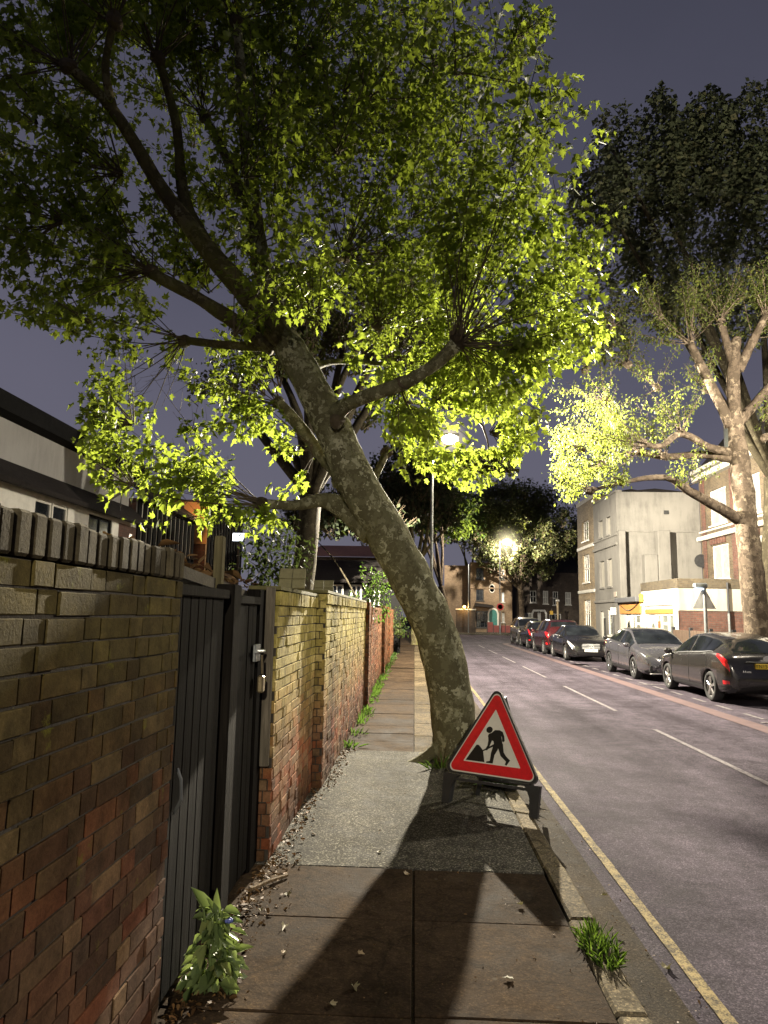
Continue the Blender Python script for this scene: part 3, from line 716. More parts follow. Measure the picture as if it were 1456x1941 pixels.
for a_r,l_r in ((.3,.55),(1.5,.5),(2.6,.5),(3.5,.6),(4.4,.55),(5.4,.5)):
    dv=Vector((math.cos(a_r),math.sin(a_r),0)); pp,rr_=spline([tb+dv*.12+Vector((0,0,.42)),tb+dv*.24+Vector((0,0,.16)),tb+dv*l_r*.75+Vector((0,0,.02)),tb+dv*(l_r+.15)+Vector((0,0,-.08))],[.08,.09,.06,.03],4); mb.tube(pp,rr_,8,jit=.25,jf=9)
for kx,ky,kr in ((640,805,.13),(702,1000,.16),(655,912,.14),(575,700,.13),(772,1120,.10),(842,1290,.10),(700,935,.10)): mb.blob(P(kx,ky,8.05*ZK-.03),kr,.5,7,10,8)
mb.build('trunk',M_bark,tree,True)
LIMBS=dict(
 up=[(540,650,7.7,.15),(512,560,7.7,.132),(492,480,7.7,.112),(480,380,7.7,.09),(466,250,7.6,.075),(456,120,7.5,.06),(448,30,7.4,.05)],
 left=[(545,660,7.7,.15),(470,560,7.5,.135),(408,490,7.3,.115),(345,410,7.1,.09),(305,355,7.0,.08),(215,210,6.6,.06),(130,125,6.3,.05)],
 leftb=[(410,490,7.3,.08),(350,380,7.3,.07),(335,240,7.2,.055),(300,110,7.0,.045)],
 low=[(520,660,7.7,.10),(430,600,7.6,.085),(370,562,7.5,.072),(288,518,7.4,.065)],
 stub=[(505,655,7.8,.07),(440,655,8.0,.055),(350,645,8.3,.05)],
 upl=[(480,430,7.7,.07),(430,300,7.9,.06),(388,220,8.1,.05)],
 right=[(630,800,7.75,.12),(640,782,7.6,.105),(655,768,7.5,.088),(692,752,7.35,.076),(762,728,7.2,.07),(822,693,7.1,.068),(864,652,7.0,.078)],
 rthin=[(515,515,7.7,.055),(580,500,8.2,.042),(655,490,8.7,.036)],
 lowl=[(705,1010,7.9,.16),(655,965,8.0,.13),(612,948,8.0,.085),(560,958,7.8,.055),(497,955,7.6,.05)],
 lampk=[(700,930,8.6,.06),(715,895,9.2,.055),(732,858,9.6,.05)],
 back=[(655,910,7.8,.11),(602,852,8.2,.085),(565,805,8.5,.075),(528,762,8.7,.07)],
 upr=[(470,260,7.6,.05),(500,230,8.0,.045),(515,200,8.3,.04),(565,110,8.8,.035)],
 stubr=[(585,700,7.8,.06),(640,685,8.6,.04),(745,692,9.8,.03)],
 lefthi=[(215,210,6.6,.05),(200,130,6.4,.04),(215,40,6.2,.035)])
for k_,l_ in LIMBS.items():
    mb=MB(); limb(mb,l_,14 if l_[0][3]>.08 else 8,5,.1); mb.build('limb',M_bark if k_ in('up','right','back','lowl') else M_barkd,tree,True)
FILLN=62
SIL=[(-200,-300),(1000,-300),(960,0),(1000,-5),(1045,20),(1045,130),(1130,140),(1135,235),(1222,290),(1240,430),(1195,580),(1150,600),(1180,660),(1060,700),(1030,740),(1050,790),(975,865),(960,900),(925,960),(880,930),(840,910),(760,900),(735,800),(660,700),(600,880),(640,950),(640,1065),(540,1095),(470,1085),(400,1045),(340,1055),(290,1005),(200,965),(160,885),(150,715),(195,690),(160,655),(80,625),(-200,560)]
sp=Sprays(lambda p: okpoly(SIL)(p))
def K(x,y,z): return P(x,y,z*ZK)
LS=.106
for (x,y,z,n,bias,spr,l0,l1) in (
  (866,648,7.0,20,(.28,-.05,1),.50,1.5,3.8),(866,648,7.0,10,(1,.2,.35),.5,1.0,2.1),(866,648,7.0,4,(.5,.5,-.25),.55,.8,1.7),
  (288,515,7.4,20,(-.7,-.1,.35),.95,.9,2.2),(350,645,8.3,13,(-.6,0,-.1),.9,.8,1.7),
  (497,955,7.6,13,(-.85,-.1,.25),.55,.9,2.1),(497,955,7.6,5,(-.3,-.5,-.7),.7,.3,.8),
  (448,40,7.4,20,(.1,-.1,1),.9,.8,2.4),(130,125,6.3,18,(-.5,-.2,.5),1.0,.8,1.9),(300,110,7.0,16,(-.1,-.2,.7),1.0,.8,2.0),
  (388,220,8.1,16,(0,.1,.6),1.0,.8,2.0),(515,200,8.3,16,(.3,.1,.6),1.0,.8,2.2),(565,110,8.8,18,(.6,.1,.6),.9,.9,2.4),
  (655,490,8.7,20,(.45,.1,.75),.8,1.2,3.0),(745,692,9.8,22,(.35,.1,.6),.95,1.0,2.6),(528,762,8.7,13,(-.6,.1,.1),.95,.7,1.6),
  (215,40,6.2,12,(-.2,-.3,.5),1.0,.8,1.8),(230,330,6.9,14,(-.8,-.1,.2),.9,.9,2.0),(420,380,8.2,10,(0,.2,.5),1.0,.8,1.8),
  (640,800,7.5,9,(.6,.2,.4),.9,.6,1.6),(760,728,7.2,8,(.1,.3,-.1),1,.6,1.5),(600,850,8.2,9,(-.4,.4,.2),1,.6,1.3),
  (560,330,8.6,14,(.35,.1,.7),.9,1.0,2.4),(120,420,6.8,12,(-.7,0,.0),1.0,.8,1.7),(640,300,8.9,14,(.5,0,.7),.85,1.0,2.6),
  (480,470,7.7,7,(.2,-.3,.6),1.,.8,1.6),(732,858,9.6,22,(.5,0,.35),.9,.8,2.2),(866,640,7.6,8,(.75,.2,-.45),.55,1.0,2.2),(820,760,9.6,18,(.5,0,.2),.9,.7,1.9),(715,618,9.3,14,(.1,0,.6),.9,.8,2.),(930,820,9.4,10,(.4,0,0),.9,.5,1.2),(980,600,8.6,10,(.5,0,.3),.9,.7,1.8),(1000,700,9.0,9,(.3,0,.2),.9,.6,1.4),(250,800,7.6,12,(-.5,0,.2),.9,.6,1.5),(250,920,7.4,9,(-.5,0,.2),.9,.5,1.2),(720,250,8.8,12,(.4,0,.8),.8,1.0,2.4)):
    far=(n>0 and (x,y) in ((420,380),(820,760),(930,820),(980,600),(1000,700),(250,800),(250,920),(560,330),(120,420),(640,300),(720,250),(230,330)))
    sp.knuckle(K(x,y,z),int(n*1.4),bias,spr,l0,l1,LS,r=.0 if far else .085,blob=not far,twigs=4,sp=.046,start=.32)
_q=0
while _q<FILLN:
    fx,fy=random.uniform(-20,1000),random.uniform(-60,640)
    if not okpoly(SIL)(P(fx,fy,9)) or (fx>820 and fy>330): continue
    _q+=1
    sp.knuckle(P(fx,fy,random.uniform(7.0,10.6)),6,((fx-520)/700,random.uniform(-.3,.3),.55),.95,.6,1.6,LS*.95,r=.0,blob=False,twigs=4,sp=.05,start=.1)
HOLES=[[(328,925),(372,925),(372,1030),(328,1030)],[(205,665),(330,690),(400,790),(330,800),(240,740)],[(-200,640),(140,690),(150,720),(-200,760)]]
def keep(p):
    x,y=projn(p); x=x+rng.normal(0,9,len(x)); y=y+rng.normal(0,9,len(y))
    m=inpoly(x,y,SIL)
    for h in HOLES: m&=~inpoly(x,y,h)|(rng.random(len(x))<.06)
    # the lit face of the trunk stays mostly clear
    tx=540+(y-645)*(868-540)/(1440-645); m&=~((np.abs(x-tx)<60)&(y>690)&(rng.random(len(x))<.93))
    m&=p[:,1]>4.0; m&=((x-HX_)**2+(y-832)**2>24**2)
    return m
cr=sp.leaves('crown',M_lf,tree,PLANE,keep)
print('main leaves',len(cr.data.polygons)//2)
sp.mb.build('shoots',M_twig,tree)

# ------------------------------------------------------------------ other trees
def crown_spray_tree(name,label,trunk,limbs,anchors,ls,bark,leaf,shape=DIAM,group=None,shoot=True,keepf=None,twigs=1,sp_=.16,loc=None,poly=None,**kw):
    t=thing(name,label,'tree',loc or (trunk[0][0].x,trunk[0][0].y,0),0,group)
    mb=MB(); p,r=spline([a for a,_ in trunk],[b for _,b in trunk],6); mb.tube(p,r,16,jit=.18,jf=3.2); mb.build('trunk',bark,t,True)
    for l_ in limbs:
        mb=MB(); p,r=spline([a for a,_ in l_],[b for _,b in l_],4); mb.tube(p,r,8,jit=.18,jf=4); mb.build('limb',bark,t,True)
    s=Sprays(okpoly(poly) if poly else None)
    for a in anchors: s.knuckle(*a,ls=ls,sp=sp_,twigs=twigs,draw=shoot,m=3,**kw)
    s.leaves('crown',leaf,t,shape,keepf)
    if shoot: s.mb.build('shoots',bark if not shoot=='twig' else M_twig,t)
    return t
# lit pollard on the right
M_barkr=m_bark('flaky_bark',4.5,[(0,(.05,.036,.028)),(.4,(.085,.062,.048)),(.7,(.125,.095,.072)),(.9,(.19,.15,.11))])
M_lfr=m_leaf('young_leaf',(.055,.075,.018),(.12,.15,.035),(.30,.36,.05),.46)
ZR=20.0
R_=lambda x,y,r,z=ZR:(P(x,y,z),r)
tr=[(G(1442,1292,0).xy.to_3d() if False else P(1442,1296,ZR),.46),R_(1440,1262,.40),R_(1436,1200,.33),R_(1424,1080,.31),R_(1412,960,.285),R_(1403,885,.28),R_(1394,800,.20),R_(1390,740,.185),R_(1391,680,.17),R_(1396,640,.13)]
li=[[R_(1396,860,.15),R_(1345,848,.11),R_(1292,822,.095,19.4),R_(1255,845,.075,19.0),R_(1222,842,.07,18.8)],
    [R_(1396,870,.16),R_(1330,862,.12,20.4),R_(1260,866,.10,20.6),R_(1212,856,.09,20.8)],
    [R_(1402,985,.17),R_(1350,955,.15,19.6),R_(1305,930,.125,19.2),R_(1262,905,.085,18.9),R_(1180,914,.05,18.6),R_(1120,930,.03,18.3)],
    [R_(1386,808,.16),R_(1350,735,.14),R_(1328,690,.125,20.2),R_(1308,652,.115,20.3)],
    [R_(1370,770,.1),R_(1340,720,.09,20.8),R_(1320,690,.08,21)],
    [R_(1392,700,.13),R_(1372,630,.11,20),R_(1366,610,.11,20)],
    [R_(1400,700,.16),R_(1420,660,.13,20),R_(1450,600,.1,19.6)],
    [R_(1400,800,.16),R_(1432,765,.13,20),R_(1470,720,.11,19.8),R_(1500,700,.1,19.6)]]
an=[]
for (x,y,z,n,b,sprd,l0,l1) in ((1308,650,20.3,30,(-.3,-.1,.55),.95,.9,2.6),(1222,842,18.8,24,(-.8,-.1,.15),.8,.9,2.7),(1212,856,20.8,18,(-.8,.1,.2),.8,.9,2.6),
   (1366,608,20,26,(0,-.1,1),.8,.9,2.4),(1450,600,19.6,22,(.2,-.1,.8),.9,.8,2.2),(1500,700,19.6,14,(.5,-.1,.4),.9,.8,2.0),(1120,930,18.3,16,(-.8,0,.1),.7,.7,1.8),
   (1260,866,20.4,12,(-.3,0,.5),.9,.7,1.8),(1180,914,18.6,11,(-.3,-.2,.2),.9,.5,1.3),(1300,925,19.2,9,(0,-.3,.6),.9,.5,1.2),(1292,822,19.4,12,(-.1,-.2,.8),.9,.6,1.8),(1150,760,20,10,(-.6,0,.5),.9,.7,1.8),(1340,740,20.5,10,(-.3,0,.5),.9,.6,1.5),(1100,850,19.6,12,(-.7,0,.1),.9,.6,1.6),(1140,880,19,12,(-.3,0,-.1),.9,.6,1.4),(1190,690,20,9,(-.2,0,.4),1,.6,1.6),(1245,735,20.4,9,(-.2,0,.3),1,.6,1.5),(1110,700,20,8,(-.4,0,.3),1,.6,1.5),(1160,620,20.3,9,(-.2,0,.5),1,.6,1.6),(1430,640,20,10,(.2,0,.5),1,.6,1.6),(1450,830,19.5,8,(.3,0,.2),1,.5,1.3),(1250,600,20.4,9,(0,0,.5),1,.6,1.6)):
    an.append((P(x,y,z),n,b,sprd,l0,l1))
SR=[(1030,700),(1060,690),(1120,600),(1180,560),(1250,500),(1340,490),(1400,500),(1456,480),(1900,400),(1900,900),(1440,800),(1370,900),(1320,925),(1262,915),(1250,960),(1180,985),(1110,975),(1060,930),(1040,900),(1055,860),(1020,780)]
def keepr(p):
    x,y=projn(p); x=x+rng.normal(0,8,len(x)); y=y+rng.normal(0,8,len(y)); return inpoly(x,y,SR)
crown_spray_tree('pollarded_plane_tree','brightly lit pollarded plane tree with flaky pinkish trunk on the right pavement','' or tr,li,an,.088,M_barkr,M_lfr,OVAL,keepf=keepr,poly=SR,twigs=6,sp_=.042,r=.12,r0=.014)

# tall dark plane behind it
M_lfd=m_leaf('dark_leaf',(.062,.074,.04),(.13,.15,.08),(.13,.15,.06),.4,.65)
def crown_anchors(c,rad,n,per,l0,l1,up=.9,out=.6,spr=.55,squash=1.0,low=-.4):
    out_=[]
    for i in range(n):
        v=Vector((random.gauss(0,1),random.gauss(0,1),random.gauss(0,1))).normalized()
        if v.z<low: v.z=-v.z*.4
        q=random.uniform(.35,.92)
        k=Vector(c)+Vector((v.x*rad[0],v.y*rad[1],v.z*rad[2]))*q
        out_.append((k,per,(v.x*out,v.y*out,v.z*out*.5+up),spr,l0,l1))
    return out_
def simple_tree(name,label,base,h,c,rad,ls,n,per,l0,l1,bark,leaf,r0=.3,nl=6,sp_=.2,shoot=True,keepf=None,up=.9,out=.6,shape=DIAM,twigs=1,lean=(0,0),r_sh=.016,spr=.55,low=-.4,extra=(),poly=None,xl=()):
    base=Vector(base);c=Vector(c)
    fork=base.lerp(c,.45)+Vector((lean[0],lean[1],0)); fork.z=min(h,c.z-rad[2]*.25)
    tr=[(base-Vector((0,0,.2)),r0*1.35),(base+Vector((0,0,.5)),r0),(base.lerp(fork,.55)+Vector((.1,0,0)),r0*.85),(fork,r0*.8)]
    an=crown_anchors(c,rad,n,per,l0,l1,up,out,low=low,spr=spr)+list(extra)
    li=[]
    for a in random.sample(an[:n],min(nl,n)):
        k=a[0]; m=fork.lerp(k,.45)+Vector((random.uniform(-.3,.3),random.uniform(-.3,.3),.3))
        li.append([(fork,r0*.5),(m,r0*.34),(k,r0*.16)])
    li+=list(xl)
    return crown_spray_tree(name,label,tr,li,an,ls,bark,leaf,shape,shoot='twig' if shoot else False,keepf=keepf,twigs=twigs,sp_=sp_,poly=poly,r=.05,blob=False,r0=r_sh)
ZE=27.0
cE=P(1320,480,ZE); bE=P(1440,1190,ZE); bE.z=0
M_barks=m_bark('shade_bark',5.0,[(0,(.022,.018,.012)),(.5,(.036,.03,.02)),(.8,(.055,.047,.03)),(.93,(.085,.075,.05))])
SE=[(1000,1000),(1085,760),(1075,640),(1080,330),(1110,300),(1130,210),(1150,200),(1180,190),(1195,215),(1222,215),(1240,165),(1262,170),(1290,220),(1320,180),(1345,165),(1375,180),(1400,195),(1425,150),(1460,150),(2000,100),(2000,1000)]
def keepe(p):
    x,y=projn(p); return inpoly(x+rng.normal(0,5,len(x)),y+rng.normal(0,5,len(y)),SE)
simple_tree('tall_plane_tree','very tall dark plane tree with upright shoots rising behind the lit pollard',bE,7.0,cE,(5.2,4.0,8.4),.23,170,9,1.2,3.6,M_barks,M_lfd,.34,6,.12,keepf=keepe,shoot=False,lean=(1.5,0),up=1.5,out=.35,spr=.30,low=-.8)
# dense tree behind the wall, left of the lamp
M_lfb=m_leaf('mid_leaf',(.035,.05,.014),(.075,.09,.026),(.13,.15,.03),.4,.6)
EX=[(P(random.uniform(795,965),random.uniform(852,884),random.uniform(18.6,19.6)),6,(random.uniform(-.6,.6),random.uniform(-.3,.3),.0),.8,.25,.55) for _ in range(0)]+[(P(random.uniform(868,960),random.uniform(860,895),random.uniform(18.7,19.4)),7,(random.uniform(-.2,.6),random.uniform(-.3,.3),.0),.7,.2,.36) for _ in range(75)]
bB=P(545,1080,17.5); bB.z=0
SB=[(380,1010),(400,900),(360,760),(420,640),(520,520),(650,470),(800,470),(930,560),(980,700),(1030,740),(1050,800),(1010,880),(960,905),(866,908),(866,858),(890,812),(780,812),(765,930),(720,960),(600,1040)]
def keepb(p):
    x,y=projn(p); return inpoly(x+rng.normal(0,9,len(x)),y+rng.normal(0,9,len(y)),SB)&(((x-HX_)**2+(y-832)**2>26**2)|(p[:,1]>22))
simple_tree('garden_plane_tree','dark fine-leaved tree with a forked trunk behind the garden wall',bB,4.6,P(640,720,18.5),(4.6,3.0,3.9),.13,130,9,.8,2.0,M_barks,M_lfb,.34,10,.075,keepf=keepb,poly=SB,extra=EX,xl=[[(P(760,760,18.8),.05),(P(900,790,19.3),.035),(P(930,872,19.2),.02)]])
# dark rounded tree by the near lamp column, and its neighbours beyond the bend
M_lfg=m_leaf('lit_leaf',(.03,.06,.014),(.075,.12,.02),(.16,.22,.03),.42)
M_lfdome=m_leaf('dome_leaf',(.08,.095,.04),(.15,.17,.07),(.2,.22,.05),.42,.6)
bC=P(853,1180,68.5); bC.z=0
simple_tree('street_tree','dark leafy tree with a crooked trunk right behind the near lamp column',bC,4.4,P(815,1000,68),(5.4,3.0,5.6),.40,150,8,.9,2.2,M_barkr,M_lfg,.34,7,.2)
bD=P(988,1190,71.5); bD.z=0
simple_tree('street_tree','broad domed plane tree lit from inside by the far street lamp',bD,4.2,P(985,1022,72),(5.7,4.4,5.6),.30,300,10,.9,2.0,M_barkr,M_lfdome,.34,9,.17,spr=.5,low=-.95)
bD2=P(880,1180,76); bD2.z=0
simple_tree('street_tree','dim tree half hidden between the leaning trunk and the domed tree',bD2,4.5,P(905,1015,78),(4.6,4.0,4.6),.4,110,8,1.,2.4,M_barkd,M_lfd,.3,6,.22)
bD3=P(1090,1190,84); bD3.z=0
simple_tree('street_tree','dark tree in the gap between the terrace and the cream building',bD3,4.5,P(1096,1060,84),(2.6,2.6,6.0),.42,90,8,1.,2.4,M_barkd,M_lfd,.3,6,.24)
# garden tree left behind the roofs
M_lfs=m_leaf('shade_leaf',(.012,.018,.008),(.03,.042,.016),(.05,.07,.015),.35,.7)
bF=P(706,1100,27); bF.z=0
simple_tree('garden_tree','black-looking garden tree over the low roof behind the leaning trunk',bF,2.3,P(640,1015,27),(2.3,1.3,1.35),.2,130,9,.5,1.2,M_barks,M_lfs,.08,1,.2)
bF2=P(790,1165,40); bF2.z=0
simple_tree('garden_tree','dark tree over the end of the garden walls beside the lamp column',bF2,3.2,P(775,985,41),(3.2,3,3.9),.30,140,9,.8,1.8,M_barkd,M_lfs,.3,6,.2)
# right edge: one lit branch end of a nearer tree
# ------------------------------------------------------------------ small plants
M_bush=m_leaf('bush_leaf',(.045,.10,.02),(.09,.18,.035),(.15,.26,.04),.4)
def bush(name,label,cat,c,rad,n,ls,mat,group=None,shape=OVAL,stem=True):
    c=Vector(c); t=thing(name,label,cat,(c.x,c.y,0),0,group)
    s=Sprays()
    for i in range(n):
        v=Vector((random.gauss(0,.5),random.gauss(0,.5),random.gauss(0,.5)+.5))
        k=c+Vector((random.uniform(-1,1)*rad[0]*.5,random.uniform(-1,1)*rad[1]*.5,random.uniform(-1,.5)*rad[2]))
        s.shoot(k,v,random.uniform(.5,1)*rad[2]*.8,ls,ls*.45,.006,.05,1,3)
    s.leaves('foliage',mat,t,shape); s.mb.build('stem',M_twig,t); return t
bush('garden_bush','bright green leafy shrub poking above the wall left of the leaning trunk','shrub',P(708,1122,15.5),(.42,.4,.55),60,.075,M_bush)
bush('garden_bush','dark leafy bush behind the shed and the gate post, its edges catching lamplight','shrub',P(515,1050,10.5),(.75,.5,.55),85,.10,M_lfs)
bush('garden_bush','dark hedge clump overhanging the far end of the brick walls','shrub',P(752,1175,30),(.6,.6,.7),45,.10,M_lfg)
# comfrey at the foot of the gate
M_com=m_leaf('comfrey_leaf',(.10,.15,.05),(.22,.29,.11),(.26,.34,.08),.3,.45)
pc=G(402,1868); t=thing('comfrey_plant','broad-leaved green weed with a tiny blue flower at the foot of the gate','plant',(pc.x,pc.y,0))
p_=[];d_=[];n_=[];s_=[];mb=MB()
for i in range(170):
    a=random.uniform(0,6.28); h=.02+.30*random.random()**1.2; r=random.uniform(.01,.10)*(1.2-1.6*h)
    b=pc+Vector((math.cos(a)*r*1.0,math.sin(a)*r*1.1,h))
    p_.append(b); d_.append((math.cos(a)*.8,math.sin(a)*.8-.15,random.gauss(-.12 if h<.24 else .2,.4))); n_.append((random.gauss(0,.3)+.15*math.cos(a),random.gauss(-.25,.3),1)); s_.append(random.uniform(.05,.092)*(1.15-.9*h))
for q,(dx,dy,dz) in enumerate(((-.02,0,.9),(.05,.02,.85),(.015,-.03,.8),(-.05,.03,.6))):
    p_.append(pc+Vector((-.03+.02*q,0,.26))); d_.append((dx*6,dy*6,dz)); n_.append((.75,-.3,.35)); s_.append((.15,.13,.10,.09)[q])
for i in range(12):
    a=random.uniform(0,6.28); mb.tube([pc,pc+Vector((math.cos(a)*.03,math.sin(a)*.03,.18)),pc+Vector((math.cos(a)*.07,math.sin(a)*.07,random.uniform(.22,.34)))],[.006,.005,.003],5)
leaf_mesh('foliage',M_com,p_,d_,n_,s_,[(0,0),(.22,.18),(.31,.45),(.19,.78),(0,1)],.3,.45,t); mb.build('stem',m_plain('green_stem',(.12,.17,.05),.7),t)
mb=MB(); fc=pc+Vector((.07,-.03,.285))
for k in range(5):
    a=k*1.257; mb.blob(fc+Vector((math.cos(a)*.011,math.sin(a)*.011,0)),.009,.1,5,6,4)
mb.build('flower',m_plain('blue_petal',(.10,.13,.42),.6),t)
# grass and weeds
M_gr=m_leaf('grass_blade',(.05,.10,.018),(.11,.19,.03),(.17,.28,.03),.35)
BL=[(0,0),(.022,.3),(.016,.7),(0,1)]
def tuft(label,c,n,rx,ry,h,name='grass_tuft',mat=None,shape=BL,cat='grass'):
    c=Vector(c); p=[];d=[];nn=[];s=[]
    for i in range(n):
        a=random.uniform(0,6.28); q=math.sqrt(random.random())
        p.append(c+Vector((math.cos(a)*rx*q,math.sin(a)*ry*q,0))); d.append((math.cos(a)*.55*q+random.gauss(0,.25),math.sin(a)*.55*q+random.gauss(0,.25),.8)); nn.append((random.gauss(0,1),random.gauss(0,1),.3)); s.append(h*random.uniform(.45,1.1))
    return tag(leaf_mesh(name,mat or M_gr,p,d,nn,s,shape,.5,.35),label,cat)
cg=G(1150,1808); tuft('bushy grass tuft growing over the kerb edge in the foreground',cg+Vector((-.02,.05,-.01)),300,.075,.24,.085)
cg=G(952,1493); tuft('bright weed clump at the foot of the leaning tree, seen under the sign',cg+Vector((0,.12,0)),150,.16,.14,.24,'weed_clump',M_bush,[(0,0),(.12,.3),(.10,.65),(0,1)],'weed')
cg=G(832,1462); tuft('thin pale grass sprig left of the tree base',cg+Vector((0,.1,0)),40,.12,.08,.15)
p=[];d=[];nn=[];s=[]
for i in range(1500):
    y=9+21*random.random()**1.3; 
    if mnoise.noise(Vector((y*1.1,3,0)))<-.08 : continue
    xw=(XB if y<12.7 else -.885)
    if y<13 and random.random()<.35: continue
    p.append((xw+abs(random.gauss(0,.075))+.01,y,0)); d.append((random.gauss(.35,.35),random.gauss(0,.35),.8)); nn.append((random.gauss(0,1),random.gauss(0,1),.6)); s.append(random.uniform(.035,.15))
o=leaf_mesh('wall_weeds',M_bush,p,d,nn,s,[(0,0),(.10,.3),(.09,.65),(0,1)],.4,.3); tag(o,'strip of green weeds growing along the foot of the brick walls','weeds',kind='stuff')
# litter
M_dead=m_leaf('dead_leaf',(.10,.05,.02),(.22,.13,.05),(.10,.06,.02),.15,.7)
p=[];d=[];nn=[];s=[]
for i in range(1500):
    y=random.uniform(2.6,9) if random.random()<.8 else random.uniform(2.6,5.2); xw=-1.0 if y<4.9 else (X2 if y<7 else XB)
    x=xw+abs(random.gauss(0,.07))+.01
    if y<5: x=xw+abs(random.gauss(0,.11))
    a=random.uniform(0,6.28); p.append((x,y,.006+random.random()*.012)); d.append((math.cos(a),math.sin(a),random.gauss(0,.15))); nn.append((random.gauss(0,.3),random.gauss(0,.3),1)); s.append(random.choice((.012,.018,.025,.04)))
tag(leaf_mesh('leaf_litter',M_dead,p,d,nn,s,OVAL,.2,.3),'brown leaf litter and grit gathered along the foot of the gate and wall','litter',kind='stuff')
p=[];d=[];nn=[];s=[]
for i in range(500):
    x=random.uniform(-.9,.85) if random.random()<.5 else random.uniform(1.03,1.4); y=2.2+6*random.random(); z=.004 if x<.9 else RZ+.01
    a=random.uniform(0,6.28); p.append((x,y,z+.004)); d.append((math.cos(a),math.sin(a),random.gauss(0,.15))); nn.append((random.gauss(0,.3),random.gauss(0,.3),1)); s.append(random.choice((.006,.009,.013,.018)))
tag(leaf_mesh('grit',M_dead,p,d,nn,s,OVAL,.2,.3),'scattered crumbs of dry leaf and grit over the pavement and gutter','litter',kind='stuff')
M_fl=m_leaf('fallen_leaf',(.20,.17,.09),(.36,.32,.20),(.2,.18,.06),.15,.6)
for x,y in ((495,1730),(540,1757),(680,1811),(768,1660),(716,1618),(545,1695),(625,1905),(670,1873),(537,1810),(578,1552),(990,1718),(972,1860),(1262,1840),(1150,1700)):
    g_=G(x,y,RZ if x>1200 else 0); a=random.uniform(0,6.28)
    tag(leaf_mesh('fallen_leaf',M_fl,[g_+Vector((0,0,.008))],[(math.cos(a),math.sin(a),.12)],[(random.gauss(0,.25),random.gauss(0,.25),1)],[random.uniform(.03,.055)],PLANE,.5,.3),'small pale fallen leaf lying on the pavement or in the gutter','leaf','fallen leaves scattered on the paving')
a1=G(475,1692);a2=G(545,1664); mb=MB(); mb.tube([a1+Vector((0,0,.018)),a1.lerp(a2,.5)+Vector((0,.01,.022)),a2+Vector((0,0,.016))],[.014,.013,.009],6,jit=.2)
tag(mb.build('stick',m_wood('stick',(.17,.12,.07)),None),'flat broken brown stick lying in the litter near the gate','stick')
# dead leaves and cut twigs on the shed roof
p=[];d=[];nn=[];s=[]
for i in range(260):
    y=random.uniform(3.6,5.5); q=random.uniform(0,.75); x=gx-.12-q*2; z=1.90-(y-2.9)*.058+q*.46+.03
    a=random.uniform(0,6.28); p.append((x,y,z+random.random()*.06)); d.append((math.cos(a),math.sin(a),random.gauss(.1,.3))); nn.append((random.gauss(0,.4),random.gauss(0,.4),1)); s.append(random.uniform(.04,.11))
tag(leaf_mesh('roof_leaves',M_dead,p,d,nn,s,OVAL,.3,.3),'dry reddish leaves lying on the shed roof behind the gate','leaves',kind='stuff')
# ------------------------------------------------------------------ buildings
def facade(mb,O,u,n,Lh,H,ops=(),depth=.14,z0=0):
    """wall sheet with true openings and reveals; ops: (u0,u1,z0,z1)"""
    O=Vector(O);u=Vector(u);n=Vector(n);Z=Vector((0,0,1))
    us=sorted({0,Lh}|{v for o in ops for v in o[:2]}); zs=sorted({z0,H}|{v for o in ops for v in o[2:4]})
    pt=lambda a,b,d=0:O+u*a+Z*b-n*d
    flip=u.cross(Z).dot(n)<0
    for i in range(len(us)-1):
        for j in range(len(zs)-1):
            cu=(us[i]+us[i+1])/2;cz=(zs[j]+zs[j+1])/2
            if any(o[0]<cu<o[1] and o[2]<cz<o[3] for o in ops): continue
            q=[pt(us[i],zs[j]),pt(us[i+1],zs[j]),pt(us[i+1],zs[j+1]),pt(us[i],zs[j+1])]
            mb.quad(*(q[::-1] if flip else q))
    for a,b,c,d in ops:
        for q in ([pt(a,c),pt(a,c,depth),pt(a,d,depth),pt(a,d)],[pt(b,c),pt(b,d),pt(b,d,depth),pt(b,c,depth)],[pt(a,d),pt(a,d,depth),pt(b,d,depth),pt(b,d)],[pt(a,c),pt(b,c),pt(b,c,depth),pt(a,c,depth)]):
            mb.quad(*q)
def window(par,O,u,n,op,nx_=2,nz=2,mat=None,glass=None,depth=.10,fr=.05,sill=True,name='window',curtain=None):
    O=Vector(O);u=Vector(u);n=Vector(n);Z=Vector((0,0,1)); a,b,c,d=op
    def bx(mb,u0,u1,z0,z1,d0,d1):
        M=Matrix(((u.x,0,n.x,O.x),(u.y,0,n.y,O.y),(0,1,0,O.z),(0,0,0,1)))
        mb.cbox(u0,u1,z0,z1,-d0,-d1,min(.006,(u1-u0)*.2),M=M) if d0>d1 else mb.cbox(u0,u1,z0,z1,-d1,-d0,.006,M=M)
    mb=MB()
    bx(mb,a,a+fr,c,d,depth,depth-.05); bx(mb,b-fr,b,c,d,depth,depth-.05); bx(mb,a+fr,b-fr,d-fr,d,depth,depth-.05); bx(mb,a+fr,b-fr,c,c+fr,depth,depth-.05)
    for i in range(1,nx_): m=a+(b-a)*i/nx_; bx(mb,m-fr*.4,m+fr*.4,c+fr,d-fr,depth-.005,depth-.045)
    for j in range(1,nz): m=c+(d-c)*j/nz; bx(mb,a+fr,b-fr,m-fr*.4,m+fr*.4,depth-.008,depth-.04)
    w_=mb.build(name,mat or M_white,par)
    mb=MB(); q=[O+u*p_+Z*q_-n*(depth-.012) for p_,q_ in ((a+fr*.5,c+fr*.5),(b-fr*.5,c+fr*.5),(b-fr*.5,d-fr*.5),(a+fr*.5,d-fr*.5))]; mb.quad(*q); mb.build('pane',glass or M_glass,w_)
    if sill:
        mb=MB(); bx(mb,a-.08,b+.08,c-.09,c-.005,.05,-.07); mb.build('sill',mat or M_white,w_)
    return w_
